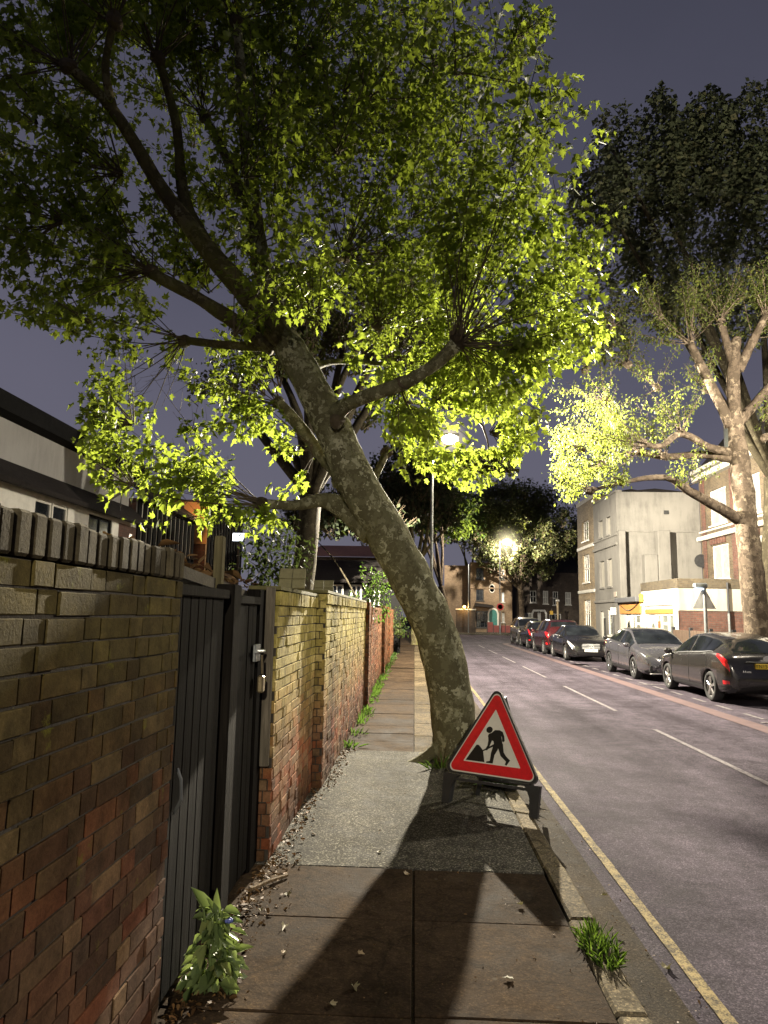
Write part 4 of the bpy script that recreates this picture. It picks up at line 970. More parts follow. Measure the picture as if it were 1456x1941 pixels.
M_cream=m_render('cream_render',(.178,.168,.152),.5); M_shop=m_render('shop_render',(.52,.49,.43),.3)
M_bstock=m_brickwall('london_stock',(.26,.19,.10),(.17,.12,.07),(.22,.19,.15)); M_bred=m_brickwall('red_brick',(.13,.052,.035),(.085,.036,.026),(.09,.075,.062))
M_bmans=m_brickwall('mansion_brick',(.12,.088,.05),(.075,.054,.032),(.13,.11,.085)); M_bdk=m_brickwall('dark_brick',(.075,.055,.042),(.05,.038,.03),(.06,.05,.045))
M_byel=m_brickwall('buff_brick',(.24,.165,.10),(.18,.115,.07),(.17,.14,.11),grime=.35)
M_stone=m_plain('painted_stone',(.52,.50,.45),.7,0,.18,3,.15,grime=.4)
M_curt=m_plain('net_curtain',(.30,.30,.28),.6,0,.35,5,.1,coat=.7)
M_grn=m_plain('window_grey_green',(.17,.18,.15),.25,0,.2,2,.02,coat=.8)
FX=10.3; U=Vector((0,-1,0)); NX=Vector((-1,0,0))
# --- cream rendered end house; u runs toward the camera from its far end
Zc0,Zc1=41.3,36.6
cb=thing('rendered_house','cream rendered end house with a blank side wall and chimney breast','house',(FX,Zc0,0))
ops=[(1.1,2.1,3.3,4.75),(2.7,3.6,3.3,4.75),(1.1,2.0,6.05,7.0),(2.7,3.5,6.05,7.0),(1.0,1.75,.1,2.0),(2.55,3.75,.75,2.1)]
mb=MB(); O=Vector((FX,Zc0,0)); facade(mb,O,U,NX,4.7,8.1,ops,.16)
mb.quad((FX,Zc1,0),(14.5,Zc1,0),(14.5,Zc1,8.1),(FX,Zc1,8.1)); mb.quad((14.5,Zc1,0),(14.5,Zc0,0),(14.5,Zc0,8.1),(14.5,Zc1,8.1)); mb.quad((FX,Zc0,8.1),(FX,Zc1,8.1),(14.5,Zc1,8.1),(14.5,Zc0,8.1))
mb.build('wall',M_cream,cb)
for o in ops[:4]: window(cb,O,U,NX,o,1,1,M_cream,m_plain('blocked_window',(.30,.28,.24),.8,0,.15,4,.1) if o is ops[0] else bpy.data.materials['blocked_window'],.13,.03)
window(cb,O,U,NX,ops[5],2,2,M_white,M_grn)
mb=MB(); mb.cbox(FX+.08,FX+.13,Zc0-1.75,Zc0-1.0,.1,2.0,.01); d_=mb.build('door',m_plain('white_door',(.60,.58,.52),.5,0,.08,4,.03),cb)
mb=MB(); mb.cbox(FX-.05,FX+.02,Zc0-2.15,Zc0-1.85,.55,1.65,.02); mb.cbox(FX-.05,FX+.02,Zc0-2.1,Zc0-1.9,.1,.5,.02); mb.build('meter_box',M_black,cb)
for d_,z0_,z1_ in ((.10,5.35,5.5),(.06,5.85,5.95),(.09,2.45,2.58),(.05,8.08,8.2)): mb=MB(); mb.cbox(FX-d_,FX+.3,Zc1-d_,Zc0,z0_,z1_,.02); mb.build('string_course',M_cream,cb)
mb=MB(); mb.cbox(FX-.012,FX+.32,Zc1-.42,Zc1-.001,2.58,6.05,.03); mb.cbox(12.16,12.78,Zc1-.6,Zc1-.001,2.9,6.05,.03); mb.cbox(11.5,12.15,Zc1-.52,Zc1-.001,2.9,4.85,.03); mb.cbox(12.78,13.0,Zc1-.35,Zc1-.001,2.9,4.4,.05); mb.cbox(FX+.05,14.48,Zc1-.05,Zc1-.002,6.02,6.10,.01); mb.build('chimney_breast',M_cream,cb)
mb=MB(); mb.box(12.7,12.95,Zc1-.03,Zc1-.003,6.95,7.15); mb.build('vent',M_black,cb)
mb=MB(); mb.add([(FX+.1,Zc0,8.1),(FX+.1,Zc1+.1,8.1),(14.4,Zc1+.1,8.1),(14.4,Zc0,8.1),(12.5,Zc0,8.45),(12.5,Zc1+.6,8.4)],[(0,1,5,4),(1,2,5),(2,3,4,5),(3,0,4)]); mb.build('roof',M_tile,cb)
mb=MB(); mb.cbox(FX-.06,FX-.01,Zc1+.25,Zc1+.7,2.72,2.98,.01); mb.build('wall_plaque',m_plain('plaque',(.28,.24,.20),.6),cb)
mb=MB(); mb.lathe([(.02,0),(.28,.06),(.34,.10)],14,Matrix.Translation((14.3,Zc1-.35,4.55))@Matrix.Rotation(PI/2,4,'X')); mb.tube([(14.3,Zc1,4.4),(14.3,Zc1-.4,4.55)],.02,6); mb.build('satellite_dish',M_metaldk,cb)
# --- stock brick house beyond it
Zb0,Zb1=45.4,41.3
hb=thing('brick_house','narrow yellow brick house with white bands left of the cream end house','house',(FX,Zb0,0))
O=Vector((FX,Zb0,0)); ops=[(1.3,2.9,6.25,7.45),(1.3,2.9,3.75,5.4),(1.3,2.9,1.05,2.7)]
mb=MB(); facade(mb,O,U,NX,Zb0-Zb1,8.7,ops,.18); mb.quad((FX,Zb0,0),(FX,Zb0,8.7),(15,Zb0,8.7),(15,Zb0,0)); mb.quad((FX,Zb1,8.1),(15,Zb1,8.1),(15,Zb1,8.7),(FX,Zb1,8.7)); mb.build('wall',M_bstock,hb)
for o in ops: window(hb,O,U,NX,o,3,2,M_white,M_glass,.14,.07)
for z0_,z1_ in ((5.75,5.95),(3.1,3.28),(8.55,8.8)): mb=MB(); mb.cbox(FX-.06,FX+.2,Zb1+.002,Zb0,z0_,z1_,.02); mb.build('string_course',M_stone,hb)
mb=MB(); mb.add([(FX,Zb0,8.7),(FX,Zb1,8.7),(15,Zb1,8.7),(15,Zb0,8.7),(12.5,Zb0,9.1),(12.5,Zb1,9.1)],[(0,1,5,4),(2,3,4,5),(1,2,5),(3,0,4)]); mb.build('roof',M_tile,hb)
# --- two single storey shop fronts
M_or=m_plain('orange_fascia',(.42,.20,.055),.5,0,.15,3,.05,grime=.25)
M_txt=m_plain('fascia_letters',(.30,.12,.04),.6,0,.2)
def text(par,s,O,u,n,size,mat,name='lettering',align='CENTER'):
    cu=bpy.data.curves.new('lettering','FONT'); cu.body=s; cu.size=size; cu.align_x=align; cu.align_y='CENTER'; cu.extrude=.002
    ob=bpy.data.objects.new('tmp',cu); col.objects.link(ob)
    me=bpy.data.meshes.new_from_object(ob.evaluated_get(bpy.context.evaluated_depsgraph_get())); bpy.data.objects.remove(ob); bpy.data.curves.remove(cu)
    O=Vector(O);u=Vector(u).normalized();n=Vector(n).normalized();v=n.cross(u)
    M=Matrix(((u.x,v.x,n.x,O.x),(u.y,v.y,n.y,O.y),(u.z,v.z,n.z,O.z),(0,0,0,1)))
    me.transform(wmat(par).inverted()@M if par else M); me.materials.clear(); me.materials.append(mat)
    o=bpy.data.objects.new(name,me); col.objects.link(o); o.parent=par; return o
Z0,Z1=33.0,28.5
sh=thing('shop','single-storey white shop with dark brick parapet and plain brick side wall','shop',(FX,Z0,0))
O=Vector((FX,Z0,0)); ops=[(.95,1.85,.05,1.83),(1.95,3.95,.55,1.83)]
mb=MB(); facade(mb,O,U,NX,4.5,2.86,ops,.12); mb.quad((FX,Z0,0),(FX,Z0,2.86),(14.4,Z0,2.86),(14.4,Z0,0)); mb.build('wall',M_shop,sh)
mb=MB(); mb.quad((FX,Z1,0),(14.4,Z1,0),(14.4,Z1,1.98),(FX,Z1,1.98)); mb.build('side_wall',M_bred,sh)
mb=MB(); mb.cbox(FX+.003,14.4,Z1-.03,Z1+.2,1.98,2.855,.01); mb.build('side_band',m_render('grey_render',(.42,.37,.30),.4),sh)
mb=MB(); mb.cbox(FX-.025,14.4,Z1-.05,Z1+.2,2.86,3.24,.01); mb.cbox(FX-.025,FX+.2,Z1+.2,Z0,2.86,3.24,.01); mb.build('parapet',m_brickwall('parapet_brick',(.085,.065,.038),(.055,.042,.026),(.07,.06,.045)),sh)
mb=MB(); mb.cbox(FX-.07,FX+.1,Z1+.0,Z0,2.20,2.30,.015); mb.cbox(FX-.04,FX+.05,Z1,Z1+.45,0,2.2,.02); mb.cbox(FX-.04,FX+.05,Z0-.5,Z0-.1,0,2.2,.02); mb.build('pilaster',M_shop,sh)
mb=MB(); mb.quad((FX+.1,Z0,3.0),(FX+.1,Z1,3.0),(14.4,Z1,3.0),(14.4,Z0,3.0)); mb.build('roof',M_lead,sh)
mb=MB(); mb.cbox(FX-.05,FX-.004,Z1+.52,Z0-.6,1.86,2.05,.008); f_=mb.build('fascia_board',M_or,sh)
M_door=bpy.data.materials['white_door']
def shopdoor(par,za,zb,zt):
    mb=MB(); mb.cbox(FX+.05,FX+.09,zb,za,.05,zt,.006); d=mb.build('door',M_door,par)
    mb=MB(); zc=(za+zb)/2; mb.lathe([(.0,0),(.17,0.0),(.2,.012),(.2,.02)],16,Matrix.Translation((FX+.052,zc,zt*.66))@Matrix.Rotation(-PI/2,4,'Y')@Matrix.Scale(1.3,4,(1,0,0)))
    mb.build('fan_pane',M_grn,d)
shopdoor(sh,Z0-.95,Z0-1.85,1.83)
for o in ((1.95,2.45,.55,1.83),(2.45,3.3,.55,1.45),(2.45,3.3,1.45,1.83),(3.3,3.95,.55,1.83)): window(sh,O,U,NX,o,1,1,M_white,M_grn,.07,.06,False)
mb=MB(); mb.cbox(FX+.02,FX+.03,Z0-2.38,Z0-2.03,1.18,1.55,.002); mb.build('poster',m_plain('red_poster',(.65,.10,.04),.5,0,.3,8,.02),sh)
mb=MB(); mb.cbox(FX-.14,FX-.02,Z0-.35,Z0-.1,2.38,2.75,.03); mb.build('alarm_box',m_plain('yellow_box',(.62,.38,.04),.45),sh)
mb=MB(); mb.tube([(12.2,Z1-.08,3.1),(12.2,Z1-.08,1.9)],.045,8); mb.tube([(12.2,Z1-.08,1.9),(12.2,Z1-.08,.0)],.05,8,1); mb.build('downpipe',[M_metaldk,M_metal],sh)
s2=thing('shop','narrower shop unit with tall orange fascia and dark awning box beside the cream house','shop',(FX,Zc1,0))
O=Vector((FX+.06,Zc1,0)); ops=[(.9,1.7,.05,1.82),(1.8,3.1,.55,1.82)]
mb=MB(); facade(mb,O,U,NX,3.58,2.66,ops,.12); mb.build('wall',M_shop,s2)
mb=MB(); mb.quad((FX+.06,Zc1-.001,2.66),(FX+.06,Z0+.01,2.66),(14.4,Z0+.01,2.66),(14.4,Zc1-.001,2.66)); mb.build('roof',M_lead,s2)
mb=MB(); mb.cbox(FX-.02,FX+.055,Z0+.2,Zc1-.15,1.86,2.38,.008); mb.build('fascia_board',M_or,s2)
mb=MB(); mb.cbox(FX-.25,FX+.055,Z0+.05,Zc1-.1,2.40,2.64,.03); mb.build('awning_box',M_lead,s2)
mb=MB(); pts=[Vector((FX-.05,Z0+.4+3.0*i/10,2.34-.32*math.sin(PI*i/10))) for i in range(11)]; mb.tube(pts,.018,5); mb.build('slack_cable',M_black,s2)
mb=MB(); zc=Zc1-1.3; mb.cbox(FX+.11,FX+.15,Zc1-1.7,Zc1-.9,.05,1.82,.006); d=mb.build('door',M_door,s2); mb=MB(); mb.lathe([(0,0),(.15,0),(.18,.012),(.18,.02)],16,Matrix.Translation((FX+.112,zc,1.2))@Matrix.Rotation(-PI/2,4,'Y')@Matrix.Scale(1.3,4,(1,0,0))); mb.build('fan_pane',M_grn,d)
for o in ((1.8,2.3,.55,1.82),(2.3,3.1,.55,1.4),(2.3,3.1,1.4,1.82)): window(s2,O,U,NX,o,1,1,M_white,M_grn,.07,.06,False)
# --- mansion block set back, behind the lit tree
MX=14.5
mn=thing('mansion_block','brown brick mansion block with white cornices and bay windows behind the lit tree','building',(MX,36.5,0))
O=Vector((MX,36.55,0)); ops=[]
for k in range(5):
    u0=1.2+k*3.3
    for z in ((3.55,5.2),(6.2,7.9),(.9,2.5)): ops.append((u0,u0+1.9,z[0],z[1]))
mb=MB(); facade(mb,O,U,NX,17,9.3,ops,.18); mb.quad((MX,19.55,0),(24,19.55,0),(24,19.55,9.3),(MX,19.55,9.3)); mb.quad((MX,36.55,0),(MX,36.55,9.3),(24,36.55,9.3),(24,36.55,0)); mb.build('wall',M_bmans,mn)
for i,o in enumerate(ops): window(mn,O,U,NX,o,2,1,M_white,M_curt if i%3!=2 else M_glass,.12,.08)
mb=MB(); 
for z,d_,h_ in ((5.55,.22,.22),(5.95,.1,.1),(8.6,.35,.28),(8.95,.45,.2),(3.05,.2,.2)): mb.cbox(MX-d_,MX+.1,19.5,36.6,z,z+h_,.03)
mb.build('cornice',M_stone,mn)
mb=MB()
for k in range(5):
    for q in range(6): mb.cbox(MX-.10,MX-.02,36.55-(1.2+k*3.3)-.3*q-.2,36.55-(1.2+k*3.3)-.3*q-.02,5.25,5.52,.01)
    mb.cbox(MX-.06,MX,36.55-(.7+k*3.3),36.55-(.3+k*3.3),0,8.6,.02)
mb.build('brick_panel',M_bred,mn)
mb=MB(); mb.add([(MX,36.6,9.3),(MX,19.5,9.3),(MX+2.2,19.5,11.9),(MX+2.2,36.6,11.9),(24,19.5,11.9),(24,36.6,11.9),(24,19.5,9.3)],[(0,1,2,3),(3,2,4,5),(1,6,4,2)])
mb.build('roof',M_tile,mn)
for yy in (33.3,28.2): 
    mb=MB(); mb.cbox(MX+.3,MX+2.4,yy-.8,yy+.8,9.5,11.3,.05); dm=mb.build('dormer',M_lead,mn); mb=MB(); mb.quad((MX+.28,yy+.6,9.8),(MX+.28,yy-.6,9.8),(MX+.28,yy-.6,11.0),(MX+.28,yy+.6,11.0)); mb.build('pane',M_grn,dm)
# low brick boundary wall and fence panels in front of it
w=thing('boarded_fence','low brown panel fence on a brick plinth behind the parked hatchback','fence',(11,24,0))
M_fpan=m_wood('fence_panel',(.085,.06,.045))
for i in range(5): mb=MB(); mb.cbox(9.95,10.02,28.2-(i+1)*1.75+.06,28.2-i*1.75,.35,1.25,.01); mb.build('panel',M_fpan,w)
for i in range(6): mb=MB(); mb.cbox(9.93,10.05,28.2-i*1.75-.02,28.2-i*1.75+.07,0,1.35,.01); mb.build('post',M_metaldk,w)
mb=MB(); mb.cbox(9.93,10.1,19.4,28.3,0,.345,.01); mb.build('plinth',M_bred,w)
# --- buff brick block closing the street
bb=thing('brick_block','three-storey buff brick block with an oval window closing the view down the street','building',(6.5,73,0))
UY=Vector((1,0,0)); NY=Vector((0,-1,0)); ZB=73.0
s_=1346*1.045/ZB
bx_=lambda px:(px-786)/s_
bz=lambda py:1.65+(1168-py)/s_
O=Vector((bx_(895),ZB,0)); x0=bx_(895)
W=lambda a,b,c,d:(bx_(a)-x0,bx_(b)-x0,bz(d),bz(c))
ops=[W(906,921,1075,1098),W(906,921,1117,1139),W(956,961,1122,1141),W(956,961,1161,1180),W(956,961,1078,1097),W(906,931,1159,1191)]
mb=MB(); facade(mb,O,UY,NY,bx_(976)-x0,6.95,ops,.15); xr=bx_(976)
mb.quad((xr,ZB,0),(xr,ZB+9,0),(xr,ZB+9,6.95),(xr,ZB,6.95)); mb.quad((x0,ZB,0),(x0,ZB,6.95),(x0,ZB+9,6.95),(x0,ZB+9,0))
mb.quad((bx_(845),ZB+1.5,0),(x0,ZB+1.5,0),(x0,ZB+1.5,6.8),(bx_(845),ZB+1.5,6.8)); mb.quad((x0,ZB,6.95),(xr,ZB,6.95),(xr,ZB+9,6.95),(x0,ZB+9,6.95)); mb.build('wall',M_byel,bb)
M_wfd=m_plain('dark_frame',(.02,.02,.022),.5); M_wfl=m_plain('pale_frame',(.55,.54,.52),.5)
m_emit("lit_blind",(.55,.58,.6),.35)
for i,o in enumerate(ops): window(bb,O,UY,NY,o,2 if i in(0,1) else (3 if i==5 else 1),2 if i!=5 else 1,M_wfd if i in (0,1,5) else M_wfl,M_glass if i in (0,1,5) else bpy.data.materials["lit_blind"] if i==2 else M_curt,.12,.06)
for py in (1075.5,1115):
    c=Vector((bx_(937),ZB-.02,bz(py))); mb=MB(); M=Matrix.Translation(c)@Matrix.Rotation(PI/2,4,'X')@Matrix.Diagonal((.62,1,1,1))
    mb.lathe([(.36,.0),(.36,.05),(.46,.05),(.46,0)],20,M); ov=mb.build('oval_window',M_stone,bb)
    mb=MB(); mb.lathe([(0.001,.02),(.37,.02)],20,M); mb.build('pane',M_glass,ov)
for z0_,z1_ in ((4.35,4.5),(6.9,7.05)): mb=MB(); mb.cbox(x0-.05,xr+.05,ZB-.08,ZB,z0_,z1_,.02); mb.build('string_course',M_byel,bb)
mb=MB(); a,b=bx_(904),bx_(938); mb.add([(a,ZB,bz(1143)),(b,ZB,bz(1147)),(b+.1,ZB-1.2,bz(1153)),(a-.1,ZB-1.2,bz(1150)),(a,ZB,bz(1146)),(b,ZB,bz(1150))],[(0,3,2,1),(4,5,2,3)]); mb.build('porch_roof',M_tile,bb)
mb=MB(); mb.ringprism([(-.55,0),(.55,0),(.55,1.9),(.4,2.3),(0,2.5),(-.4,2.3),(-.55,1.9)],[(-.4,0.01),(.4,0.01),(.4,1.85),(.3,2.15),(0,2.32),(-.3,2.15),(-.4,1.85)],0,.08,Matrix.Translation((bx_(939),ZB-.001,0))@Matrix.Rotation(PI/2,4,'X')); mb.build('door_arch',M_white,bb)
mb=MB(); mb.cbox(bx_(939)-.4,bx_(939)+.4,ZB-.03,ZB+.02,0,2.3,.01); mb.build('door',m_plain('teal_door',(.03,.16,.14),.5),bb)
gw=thing('garden_wall','brick garden wall with a warm bulkhead lamp at its corner across the junction','wall',(4.8,69,0))
zz=69.5; s9=1346*1.045/zz; gx0,gx1=(867-786)/s9,(905-786)/s9
mb=MB(); mb.box(gx0,gx1,zz,zz+.25,0,2.15); mb.build('wall',M_bdk,gw); mb=MB(); mb.cbox(gx0-.05,gx1+.05,zz-.04,zz+.29,2.15,2.27,.02); mb.build('coping',M_stone,gw)
rb=thing('barrier','low red hoarding in front of the brick block across the junction','barrier',(8,70,0))
a,b=bx_(928)*.95,bx_(975)*.95
M_hoard=m_plain('red_hoarding',(.20,.045,.04),.6,0,.3)
for i in range(4): mb=MB(); mb.cbox(a+(b-a)*i/4+.02,a+(b-a)*(i+1)/4-.02,69.6,69.66,.08,(1.05 if i==0 else .75),.015); mb.build('panel',M_hoard,rb)
for i in range(5): mb=MB(); mb.cbox(a+(b-a)*i/4-.03,a+(b-a)*i/4+.03,69.58,69.72,0,.9,.01); mb.build('post',M_metaldk,rb)
bl=thing('bulkhead_lamp','small glowing amber bulkhead lamp on the garden wall across the junction','lamp',((883-786)/s9,zz-.1,2.45))
mb=MB(); c=Vector(((883-786)/s9,zz-.12,2.40)); mb.cbox(c.x-.12,c.x+.12,c.y-.02,c.y+.1,c.z-.14,c.z-.04,.02); mb.tube([c+Vector((0,.1,-.25)),c+Vector((0,.05,0))],.03,6); mb.build('bracket',M_metaldk,bl)
mb=MB(); mb.blob(c+Vector((0,-.05,.06)),.15,0,1,10,8); mb.build('bulb',m_emit('amber_glow',(1,.55,.14),9),bl)
def light(name,kind,loc,power,colr,par=None,size=.15,spot=None,blend=.4,aim=None,lin=False):
    l=bpy.data.lights.new(name,kind); l.energy=power; l.color=colr; l.shadow_soft_size=size
    if kind=='SPOT': l.spot_size=math.radians(spot); l.spot_blend=blend
    o=bpy.data.objects.new(name,l); col.objects.link(o)
    if par: loc=wmat(par).inverted()@Vector(loc); o.parent=par
    o.location=loc
    if lin:      # wide street-lantern distribution: strong near the horizontal, weak straight down
        l.use_nodes=True; n_=l.node_tree; ge=n_.nodes.new('ShaderNodeNewGeometry'); sx=n_.nodes.new('ShaderNodeSeparateXYZ'); ab=n_.nodes.new('ShaderNodeMath'); ab.operation='MULTIPLY'; ab.inputs[1].default_value=SGN; ab.use_clamp=True
        n_.links.new(ge.outputs['Incoming'],sx.inputs[0]); n_.links.new(sx.outputs[2],ab.inputs[0])
        rp=ramp(n_,[(0,(1,1,1)),(.3,(.8,.8,.8)),(.55,(.42,.42,.42)),(.92,(.16,.16,.16))]); n_.links.new(ab.outputs[0],rp.inputs[0]); n_.links.new(rp.outputs[0],n_.nodes['Emission'].inputs['Strength'])
    if aim is not None: o.rotation_euler=(Vector(aim)).to_track_quat('-Z','Y').to_euler()
    return o
light('lamp_light','POINT',c+Vector((0,-.35,.1)),130,(1,.6,.2),bl,.1)
# --- dark terrace at the right end
tc=thing('terraced_house','dark brick terrace with white sash windows beyond the bend','house',(14,78,0))
ZT=78.0; s_=1346*1.045/ZT; O=Vector((bx_(985),ZT,0)); x0=bx_(985)
ops=[W(1011,1023,1118,1141),W(1036,1046,1118,1143),W(1055,1065,1119,1145),W(1000,1014,1161,1182),W(1048,1070,1162,1186),W(1079,1090,1120,1144)]
mb=MB(); facade(mb,O,UY,NY,bx_(1110)-x0,6.4,ops,.15); mb.quad((x0,ZT,0),(x0,ZT,6.4),(x0,ZT+8,6.4),(x0,ZT+8,0)); mb.build('wall',M_bdk,tc)
for i,o in enumerate(ops): window(tc,O,UY,NY,o,2,2,M_wfl,M_curt if i%2 else M_glass,.1,.07)
mb=MB(); 
for px in (1022,1034): mb=MB(); mb.ringprism([(-.5,0),(.5,0),(.5,2.0),(.3,2.4),(-.3,2.4),(-.5,2.0)],[(-.33,.01),(.33,.01),(.33,1.9),(.2,2.2),(-.2,2.2),(-.33,1.9)],0,.06,Matrix.Translation((bx_(px),ZT-.001,0))@Matrix.Rotation(PI/2,4,'X')); mb.build('door_arch',M_wfl,tc)
mb=MB(); mb.add([(x0,ZT,6.4),(bx_(1110),ZT,6.4),(bx_(1110),ZT+4,8.6),(x0,ZT+4,8.6)],[(0,1,2,3)]); mb.build('roof',M_tile,tc)
# --- houses behind the near wall on the left (seen over it)
M_lren=m_render('pale_render',(.36,.35,.34),.35); M_timb=m_plain('black_timber',(.010,.010,.010),.9,0,.4,9,.2,spec=.08)
HX=-9.5
hA=thing('rendered_house','pale rendered house with black eaves and white windows over the near wall at far left','house',(HX,16,0))
NXp=Vector((1,0,0)); UYp=Vector((0,1,0)); O=Vector((HX,8,0))
ops=[(9.15,10.0,3.75,4.38),(10.05,10.85,3.75,4.38),(12.1,13.7,3.3,4.4),(14.3,14.9,3.3,4.4)]
mb=MB(); facade(mb,O,UYp,NXp,15.6,4.6,ops,.10); mb.build('wall',M_white,hA)
for i,o in enumerate(ops): window(hA,O,UYp,NXp,o,1 if i!=2 else 2,1,M_white if i<2 else M_timb,M_glass,.08,.07,False)
mb=MB(); mb.quad((HX-.3,8,4.6),(HX-.3,23.6,4.6),(HX-.3,23.6,6.3),(HX-.3,8,6.3)); mb.quad((HX-.3,23.6,0),(HX-9,23.6,0),(HX-9,23.6,6.3),(HX-.3,23.6,6.3)); mb.build('upper_wall',M_lren,hA)
mb=MB(); mb.add([(HX+.35,8,4.55),(HX+.35,23.9,4.55),(HX-.32,23.9,5.15),(HX-.32,8,5.15),(HX+.35,8,4.43),(HX+.35,23.9,4.43)],[(0,1,2,3),(4,5,1,0)]); mb.cbox(HX+.3,HX+.42,8,23.9,4.42,4.56,.02); mb.build('lower_roof',M_tile,hA)
mb=MB(); mb.add([(HX+.12,8,6.12),(HX+.12,23.9,6.12),(HX+.12,23.9,6.55),(HX+.12,8,6.55),(HX-5,8,8.2),(HX-5,23.9,8.2),(HX-.31,8,6.1),(HX-.31,23.9,6.1)],[(0,1,2,3),(3,2,5,4),(6,7,1,0)]); mb.build('roof',M_timb,hA)
mb=MB(); mb.quad((HX+.002,22.2,0),(HX+.002,23.62,0),(HX+.002,23.62,4.4),(HX+.002,22.2,4.4)); mb.quad((HX,23.61,0),(HX-.3,23.61,0),(HX-.3,23.61,4.4),(HX,23.61,4.4)); mb.build('brick_corner',M_bred,hA)
ta=thing('tv_aerial','thin rooftop television aerial on the pale rendered house','aerial',(HX,21.5,4.9))
mb=MB(); mb.tube([(HX+.1,22,4.75),(HX+.1,22,5.6)],.015,5); mb.tube([(HX-.3,22.2,5.45),(HX+.6,21.9,5.55)],.012,5)
for i in range(6): mb.tube([(HX-.2+.15*i,21.85,5.46+.01*i),(HX-.2+.15*i,22.35,5.46+.01*i)],.008,4)
mb.build('mast',M_metaldk,ta)
def tudor(label,x,y0,y1,z0,z1,gable=None):
    t=thing('timbered_house',label,'house',(x,(y0+y1)/2,0))
    mb=MB(); mb.box(x-6,x-.001,y0,y1,0,z1); mb.build('wall',M_bred,t)
    mb=MB(); mb.box(x-.3,x+.05,y0+.02,y1-.02,z0,z1-.002); mb.build('panel',M_white,t)
    mb=MB(); y=y0
    while y<y1-.1: mb.cbox(x+.05,x+.10,y,y+.30,z0,z1-.01,.006); y+=.50
    mb.cbox(x+.05,x+.10,y0,y1,z0-.05,z0+.13,.006); mb.build('timber',M_timb,t)
    mb=MB(); mb.add([(x+.45,y0-.1,z1-.12),(x+.45,y1+.1,z1-.12),(x-3,y1+.1,z1+2.2),(x-3,y0-.1,z1+2.2),(x+.45,y0-.1,z1),(x+.45,y1+.1,z1),(x-.2,y0-.1,z1-.12),(x-.2,y1+.1,z1-.12)],[(4,5,2,3),(0,1,5,4),(6,7,1,0)]); mb.build('roof',M_tile,t)
    return t
tudor('dark timbered house with white stripes just beyond the pale rendered house',-9.7,24.0,30.4,3.7,5.5)
h2=tudor('black and white timbered house with an orange-lit end wall farther up the row',-9.35,31.2,37.5,3.4,6.6)
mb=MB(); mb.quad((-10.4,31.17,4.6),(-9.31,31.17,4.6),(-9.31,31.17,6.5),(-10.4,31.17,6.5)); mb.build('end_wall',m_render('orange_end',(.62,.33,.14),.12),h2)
light('porch_light','POINT',(-9.2,29.9,5.6),110,(1,.55,.22),h2,.1)
hd_=thing('bungalow','low black-roofed bungalow with white window strips glimpsed behind the leaning trunk','house',(-3,31,0))
O=Vector((-5.6,31,0)); ops=[(.9,1.6,1.9,2.9),(1.9,2.5,1.9,2.9),(2.8,3.3,1.9,2.9),(3.6,4.1,1.9,2.9)]
mb=MB(); facade(mb,O,UY,NY,5.0,3.1,ops,.1); mb.build('wall',M_timb,hd_)
for o in ops: window(hd_,O,UY,NY,o,2,1,M_white,M_glass,.06,.08,False)
mb=MB(); mb.add([(-6.1,30.5,3.05),(-.4,30.5,3.05),(-1.0,33,4.1),(-5.4,33,4.1),(-6.1,30.5,2.95),(-.4,30.5,2.95)],[(0,1,2,3),(4,5,1,0)]); mb.build('roof',M_tile,hd_)
hg=thing('gabled_house','distant house showing only a pinkish lit roof slope over the bungalow','house',(-4.2,45,0))
mb=MB(); mb.box(-7,-2,45,51,0,5.2); mb.build('wall',M_bdk,hg); mb=MB(); mb.add([(-7.3,44.7,5.2),(-1.7,44.7,5.2),(-2.6,48,6.2),(-6.4,48,6.2)],[(0,1,2,3)]); mb.build('roof',m_plain('pink_tile',(.36,.17,.12),.8,0,.3,6,.2),hg)

# ------------------------------------------------------------------ street lamps and posts
M_lens=m_emit('lamp_lens',(1,.93,.72),90)
def glare_mat(r,x,y,z):  # self-lit volume, fading outward, in place of lens glare
    m=bpy.data.materials.new('lamp_glare'); m.use_nodes=True; nt=m.node_tree; nt.nodes.remove(nt.nodes['Principled BSDF'])
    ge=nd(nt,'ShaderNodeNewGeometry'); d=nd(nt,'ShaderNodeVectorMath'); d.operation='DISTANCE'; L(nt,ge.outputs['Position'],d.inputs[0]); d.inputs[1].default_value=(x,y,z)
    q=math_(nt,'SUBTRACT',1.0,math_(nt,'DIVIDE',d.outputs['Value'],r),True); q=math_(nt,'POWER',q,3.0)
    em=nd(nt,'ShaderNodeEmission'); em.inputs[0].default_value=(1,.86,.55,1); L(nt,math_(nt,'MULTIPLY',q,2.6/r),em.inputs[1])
    L(nt,em.outputs[0],nt.nodes['Material Output'].inputs['Volume']); return m
